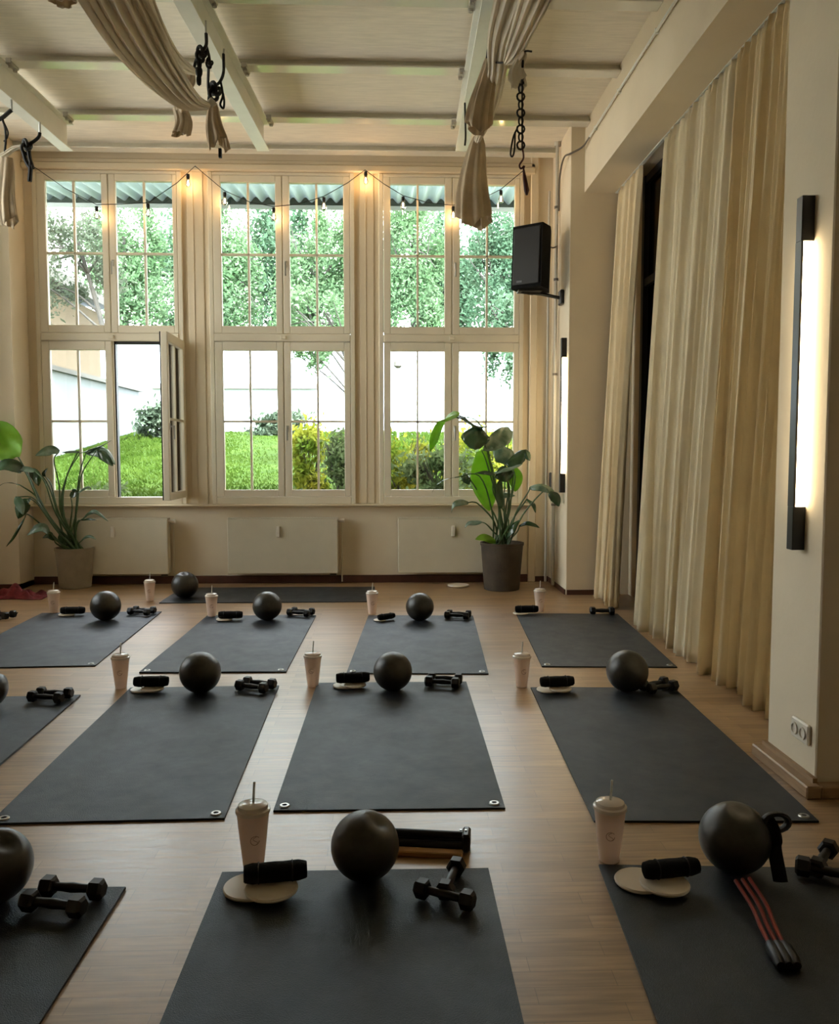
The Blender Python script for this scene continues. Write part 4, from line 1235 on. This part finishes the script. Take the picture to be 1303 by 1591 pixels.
b = MB()
b.grid(lambda u, v: (-22 + 44 * u, 9.78 + 36 * v, ground_z(9.78 + 36 * v) + .05 * math.sin(u * 40 + v * 9) * min(1, v * 4)), 40, 40)
g = b.build('lawn_ground', M['grass'], smooth=True); tag(g, kind='structure', label='sloping green lawn outside the windows', cat='lawn')
rnd = random.Random(3); b = MB(); vs = []; fs = []
for i in range(34000):
    y = 10.2 + 14.5 * rnd.random(); x = max(-7.0, rnd.uniform(-.44, .17) * y)
    h = rnd.uniform(.03, .075) * (1 + (y - 10) * .03); a = rnd.uniform(0, PI); z = ground_z(y) - .01
    dx, dy = math.cos(a) * .014 * (1 + (y - 10) * .1), math.sin(a) * .012; l = rnd.uniform(-.05, .05)
    n = len(vs); vs += [(x - dx, y - dy, z), (x + dx, y + dy, z), (x + l, y + l * .5, z + h)]; fs.append((n, n + 1, n + 2))
b.add(vs, fs); g = b.build('grass_blades', M['blade']); tag(g, 'short bright green grass of the lawn outside', 'grass', kind='stuff')


def foliage(rad, n, size, seed, clumps=26, fill=.55):
    rnd = random.Random(seed); vs = []; fs = []
    cl = []
    for _ in range(clumps):
        while True:
            p = Vector((rnd.uniform(-1, 1), rnd.uniform(-1, 1), rnd.uniform(-1, 1)))
            if p.length < 1: break
        cl.append((p * .82, rnd.uniform(.16, .34)))
    for i in range(n):
        c, s_ = cl[i % clumps]
        p = c + Vector((rnd.gauss(0, s_ * fill), rnd.gauss(0, s_ * fill), rnd.gauss(0, s_ * fill)))
        p = Vector((p.x * rad[0], p.y * rad[1], p.z * rad[2]))
        d = Vector((rnd.gauss(0, 1), rnd.gauss(0, 1), rnd.gauss(0, 1))).normalized(); e = d.orthogonal().normalized(); s2 = size * rnd.uniform(.6, 1.4)
        e = Matrix.Rotation(rnd.uniform(0, 6.28), 3, d) @ e; f2 = d.cross(e)
        k = len(vs); vs += [p - e * s2, p + f2 * s2 * .45, p + e * s2, p - f2 * s2 * .45]; fs.append((k, k + 1, k + 2, k + 3))
    return MB().add(vs, fs)


def tree(c, rad, n, size, seed, m, label, bx=0.0, clumps=34):
    """c is the middle of the crown, bx shifts the foot of the trunk sideways"""
    zg = ground_z(c[1])
    t = thing('garden_tree', loc=(c[0] + bx, c[1], zg), label=label, cat='tree', group='trees outside the windows')
    f = foliage(rad, n, size, seed, clumps); f.v = [(v[0] - bx, v[1], v[2] + c[2] - zg) for v in f.v]
    f.build('foliage', M[m], t)
    rnd = random.Random(seed); H_ = c[2] - zg; k_ = min(1, rad[2] / 2.4)
    b = MB(); pts = smoothpath([(0, 0, -.1), (-bx * .12, .05, H_ * .55), (-bx * .8, 0, H_ + rad[2] * .4)])
    b.sweep(pts, [(.17 - .11 * i / 13) * k_ for i in range(13)], seg=8)
    for k in range(10):
        s0 = Vector(pts[rnd.randint(5, 11)]); a = rnd.uniform(0, 6.28)
        e = Vector((-bx, 0, H_)) + Vector((math.cos(a) * rad[0] * .75, math.sin(a) * rad[1] * .5, rnd.uniform(-.5, .7) * rad[2]))
        b.sweep(smoothpath([s0, s0.lerp(e, .5) + Vector((0, 0, .2 * k_)), e], 4), [q * k_ for q in (.06, .055, .05, .045, .04, .035, .03, .022, .015)], seg=6)
    b.build('trunk', M['bark'], t, smooth=True)
    return t


tree((-10.6, 34.5, 8.9), (2.0, 1.8, 3.4), 12500, .09, 1, 'tree_a', 'tall green tree behind the white building, right sash of the left window', clumps=60)
tree((-6.6, 34, 8.7), (1.9, 1.6, 3.4), 13500, .085, 2, 'tree_a', 'leafy tree behind the white building, left sash of the middle window')
tree((-3.0, 35, 8.8), (1.9, 1.6, 3.4), 14500, .085, 3, 'tree_a', 'leafy tree behind the white building, right sash of the middle window')
tree((1.0, 34, 8.9), (1.9, 1.6, 3.4), 14500, .085, 4, 'tree_a', 'fresh green tree behind the white building, left sash of the right window')
tree((4.6, 34.5, 8.6), (1.9, 1.6, 3.6), 14500, .085, 5, 'tree_b', 'cooler green tree behind the white building, right sash of the right window')
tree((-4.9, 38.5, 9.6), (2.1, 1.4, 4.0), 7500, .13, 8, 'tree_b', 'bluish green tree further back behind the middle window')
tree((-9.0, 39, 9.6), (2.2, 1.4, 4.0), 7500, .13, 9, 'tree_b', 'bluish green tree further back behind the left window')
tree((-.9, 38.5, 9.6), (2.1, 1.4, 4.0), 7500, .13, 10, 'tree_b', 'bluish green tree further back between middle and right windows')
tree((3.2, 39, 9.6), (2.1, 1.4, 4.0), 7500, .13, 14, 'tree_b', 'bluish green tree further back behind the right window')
tree((-6.3, 17, 5.3), (1.2, 1.0, 1.15), 3600, .05, 6, 'tree_c', 'sparse pale tree before the yellow house at the far left', bx=.80, clumps=22)
tree((-1.40, 16, 3.75), (.75, .7, .95), 2200, .05, 11, 'tree_a', 'small tree with low branches in the right sash of the middle window', bx=.95, clumps=18)
tree((2.22, 15.5, 3.5), (.50, .6, 1.35), 2800, .05, 12, 'tree_b', 'small tree with hanging branches at the far right pane', bx=.62, clumps=18)


def shrub(c, rad, n, size, seed, m, label):
    t = thing('garden_shrub', loc=(c[0], c[1], ground_z(c[1]) - .03), label=label, cat='shrub', group='shrubs on the lawn')
    f = foliage(rad, n, size, seed, 18, .7); f.v = [(v[0], v[1], max(.02, v[2] + rad[2] * .8)) for v in f.v]
    f.build('foliage', M[m], t)
    b = MB(); rnd = random.Random(seed)
    for k in range(12):
        a = rnd.uniform(0, 6.28); b.sweep([(0, 0, 0), (math.cos(a) * rad[0] * .4, math.sin(a) * rad[1] * .4, rad[2] * .9), (math.cos(a) * rad[0] * .7, math.sin(a) * rad[1] * .7, rad[2] * 1.5)], [.012, .009, .004], seg=5)
    b.build('stem', M['bark'], t)


shrub((-1.28, 13.6, 0), (.42, .4, .62), 2400, .05, 31, 'shrub_y', 'yellow-green shrub at the lower right of the middle window')
shrub((-.75, 12.9, 0), (.38, .4, .58), 2400, .045, 37, 'shrub_g', 'dull green shrub against the right side of the middle window')
shrub((.15, 13.4, 0), (.60, .5, .62), 3200, .05, 32, 'shrub_y', 'yellow-green shrub in the lower left pane of the right window')
shrub((.75, 12.4, 0), (.60, .5, .50), 3000, .05, 33, 'shrub_g', 'grey-green shrub low behind the brown pot plant')
shrub((1.45, 13.6, 0), (.65, .5, .60), 3000, .05, 34, 'shrub_y', 'yellow-green shrub furthest right outside')
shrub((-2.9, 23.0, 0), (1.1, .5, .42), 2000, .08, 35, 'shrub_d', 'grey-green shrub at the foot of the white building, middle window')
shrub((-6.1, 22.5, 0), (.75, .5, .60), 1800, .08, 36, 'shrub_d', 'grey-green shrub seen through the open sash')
shrub((-4.2, 12.3, 0), (.50, .4, .22), 1000, .045, 38, 'shrub_g', 'low dull shrub behind the left potted plant')

t = thing('white_building', label='long white rendered building across the lawn', cat='building')
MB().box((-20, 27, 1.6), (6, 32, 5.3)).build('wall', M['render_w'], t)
MB().box((-7.5, 26.8, 3.50), (-2.3, 27, 3.66)).build('ledge', M['roofedge'], t)
MB().box((.25, 26.85, 4.05), (.75, 27, 4.35)).build('sign_plate', M['awning'], t)
t = thing('garden_wall', label='low white outbuilding wall with a dark coping at the left', cat='wall')
MB().box((-7.4, 12.5, .4), (-7.1, 24.2, 3.2)).build('wall', mat('grey_white_render', (.17, .185, .19), .9, noise=.04), t)
MB().box((-7.5, 12.4, 3.2), (-7.0, 24.4, 3.3)).build('coping', M['roofedge'], t)
t = thing('yellow_house', label='pale yellow house gable behind the outbuilding at the far left', cat='building')
b = MB(); b.box((-14, 19, .4), (-7.75, 23, 5.2)); b.build('wall', M['render_y'], t)
b = MB(); b.add([(-14.2, 18.8, 6.5), (-7.4, 18.8, 5.55), (-7.4, 23.2, 5.55), (-14.2, 23.2, 6.5), (-14.2, 18.8, 6.25), (-7.4, 18.8, 5.3), (-7.4, 23.2, 5.3), (-14.2, 23.2, 6.25)], [(0, 1, 2, 3), (7, 6, 5, 4), (0, 4, 5, 1), (1, 5, 6, 2), (2, 6, 7, 3), (3, 7, 4, 0)]); b.add([(-14, 19, 5.2), (-7.75, 19, 5.2), (-7.75, 19, 5.35), (-14, 19, 6.3)], [(0, 1, 2, 3)])
b.build('roof', M['roofedge'], t)
q = onY(618, 572, 22)
t = thing('lamp_post', loc=(q.x, 22, ground_z(22)), label='thin grey lamp post before the white building, right window', cat='lamp post')
MB().sweep([(0, 0, 0), (0, 0, q.z - ground_z(22))], .03, seg=8).build('pole', M['pipe'], t)
MB().lathe([(.05, 0), (.11, .05), (.11, .16), (.05, .2)], (0, 0, q.z - ground_z(22)), 12).build('lantern', M['roofedge'], t)
t = thing('garden_bench_rail', label='white horizontal rails beyond the shrubs, right window', cat='fence')
zg = ground_z(20)
for z in (2.42, 2.22): MB().box((1.0, 20, z - .04), (3.2, 20.05, z + .04)).build('rail', M['rail'], t)
for x in (1.0, 2.1, 3.15): MB().box((x, 20.05, zg), (x + .06, 20.1, 2.45)).build('post', M['pipe'], t)

# corrugated canopy outside over the window heads
t = thing('corrugated_canopy', label='pale corrugated canopy outside over the window heads', cat='canopy')
z_in = onY(450, 262, 9.75).z; ze = onY(450, 320, 11.52).z
def cf(u, v):
    x = -5.2 + 8 * u; y = 9.75 + 1.75 * v
    return (x, y, z_in + (ze + .075 - z_in) * v + .034 * math.sin(x * 2 * PI / .165))
MB().grid(cf, 480, 2).build('corrugated_sheet', M['awning'], t, smooth=True, solid=.003)
MB().box((-5.2, 11.5, ze - .01), (2.8, 11.54, ze + .13)).build('gutter', M['awning_d'], t)
MB().box((-5.2, 11.46, ze - .055), (2.8, 11.5, ze - .005)).build('edge_beam', M['awning'], t)
for x in (-4.6, -2.5, -.3, 1.9): MB().sweep([(x, 9.75, 4.62), (x, 11.5, ze - .03)], .02, seg=6).build('bracket', M['pipe'], t)

# ------------------------------------------------------------------ light
wd = bpy.data.worlds.new('sky'); sc.world = wd; wd.use_nodes = True
nt = wd.node_tree; bg = nt.nodes['Background']
tc = nt.nodes.new('ShaderNodeTexCoord'); sp = nt.nodes.new('ShaderNodeSeparateXYZ'); nt.links.new(tc.outputs['Generated'], sp.inputs[0])
rp = nt.nodes.new('ShaderNodeValToRGB'); nt.links.new(sp.outputs['Z'], rp.inputs[0])
nt.links.remove(nt.links[-1]) if False else None
rp.color_ramp.elements[0].position = 0; rp.color_ramp.elements[0].color = (1, .97, .90, 1)      # added glow below the horizon to light the ceiling
e_ = rp.color_ramp.elements.new(.02); e_.color = (.46, .48, .51, 1)
e_ = rp.color_ramp.elements.new(.32); e_.color = (.50, .53, .58, 1)
rp.color_ramp.elements[1].position = .55; rp.color_ramp.elements[1].color = (.86, .93, 1, 1)
nt.links.new(rp.outputs[0], bg.inputs[0]); bg.inputs[1].default_value = 11.5
sun_d = bpy.data.lights.new('daylight', 'SUN'); sun = bpy.data.objects.new('daylight', sun_d); COL.objects.link(sun)
sun_d.energy = 66; sun_d.angle = R(30); sun_d.color = (.86, .94, 1)
sun.rotation_euler = Vector((-.35, 1, -1.35)).to_track_quat('-Z', 'Y').to_euler()

sc.view_settings.view_transform = 'Standard'; sc.view_settings.look = 'None'
sc.view_settings.gamma = 1; sc.view_settings.exposure = 0
sc.view_settings.use_curve_mapping = False
sc.cycles.use_denoising = True
sc.cycles.max_bounces = 10; sc.cycles.diffuse_bounces = 6; sc.cycles.transparent_max_bounces = 16
sc.cycles.sample_clamp_indirect = 6
sc.cycles.use_light_tree = True
print('MATS', INFO)
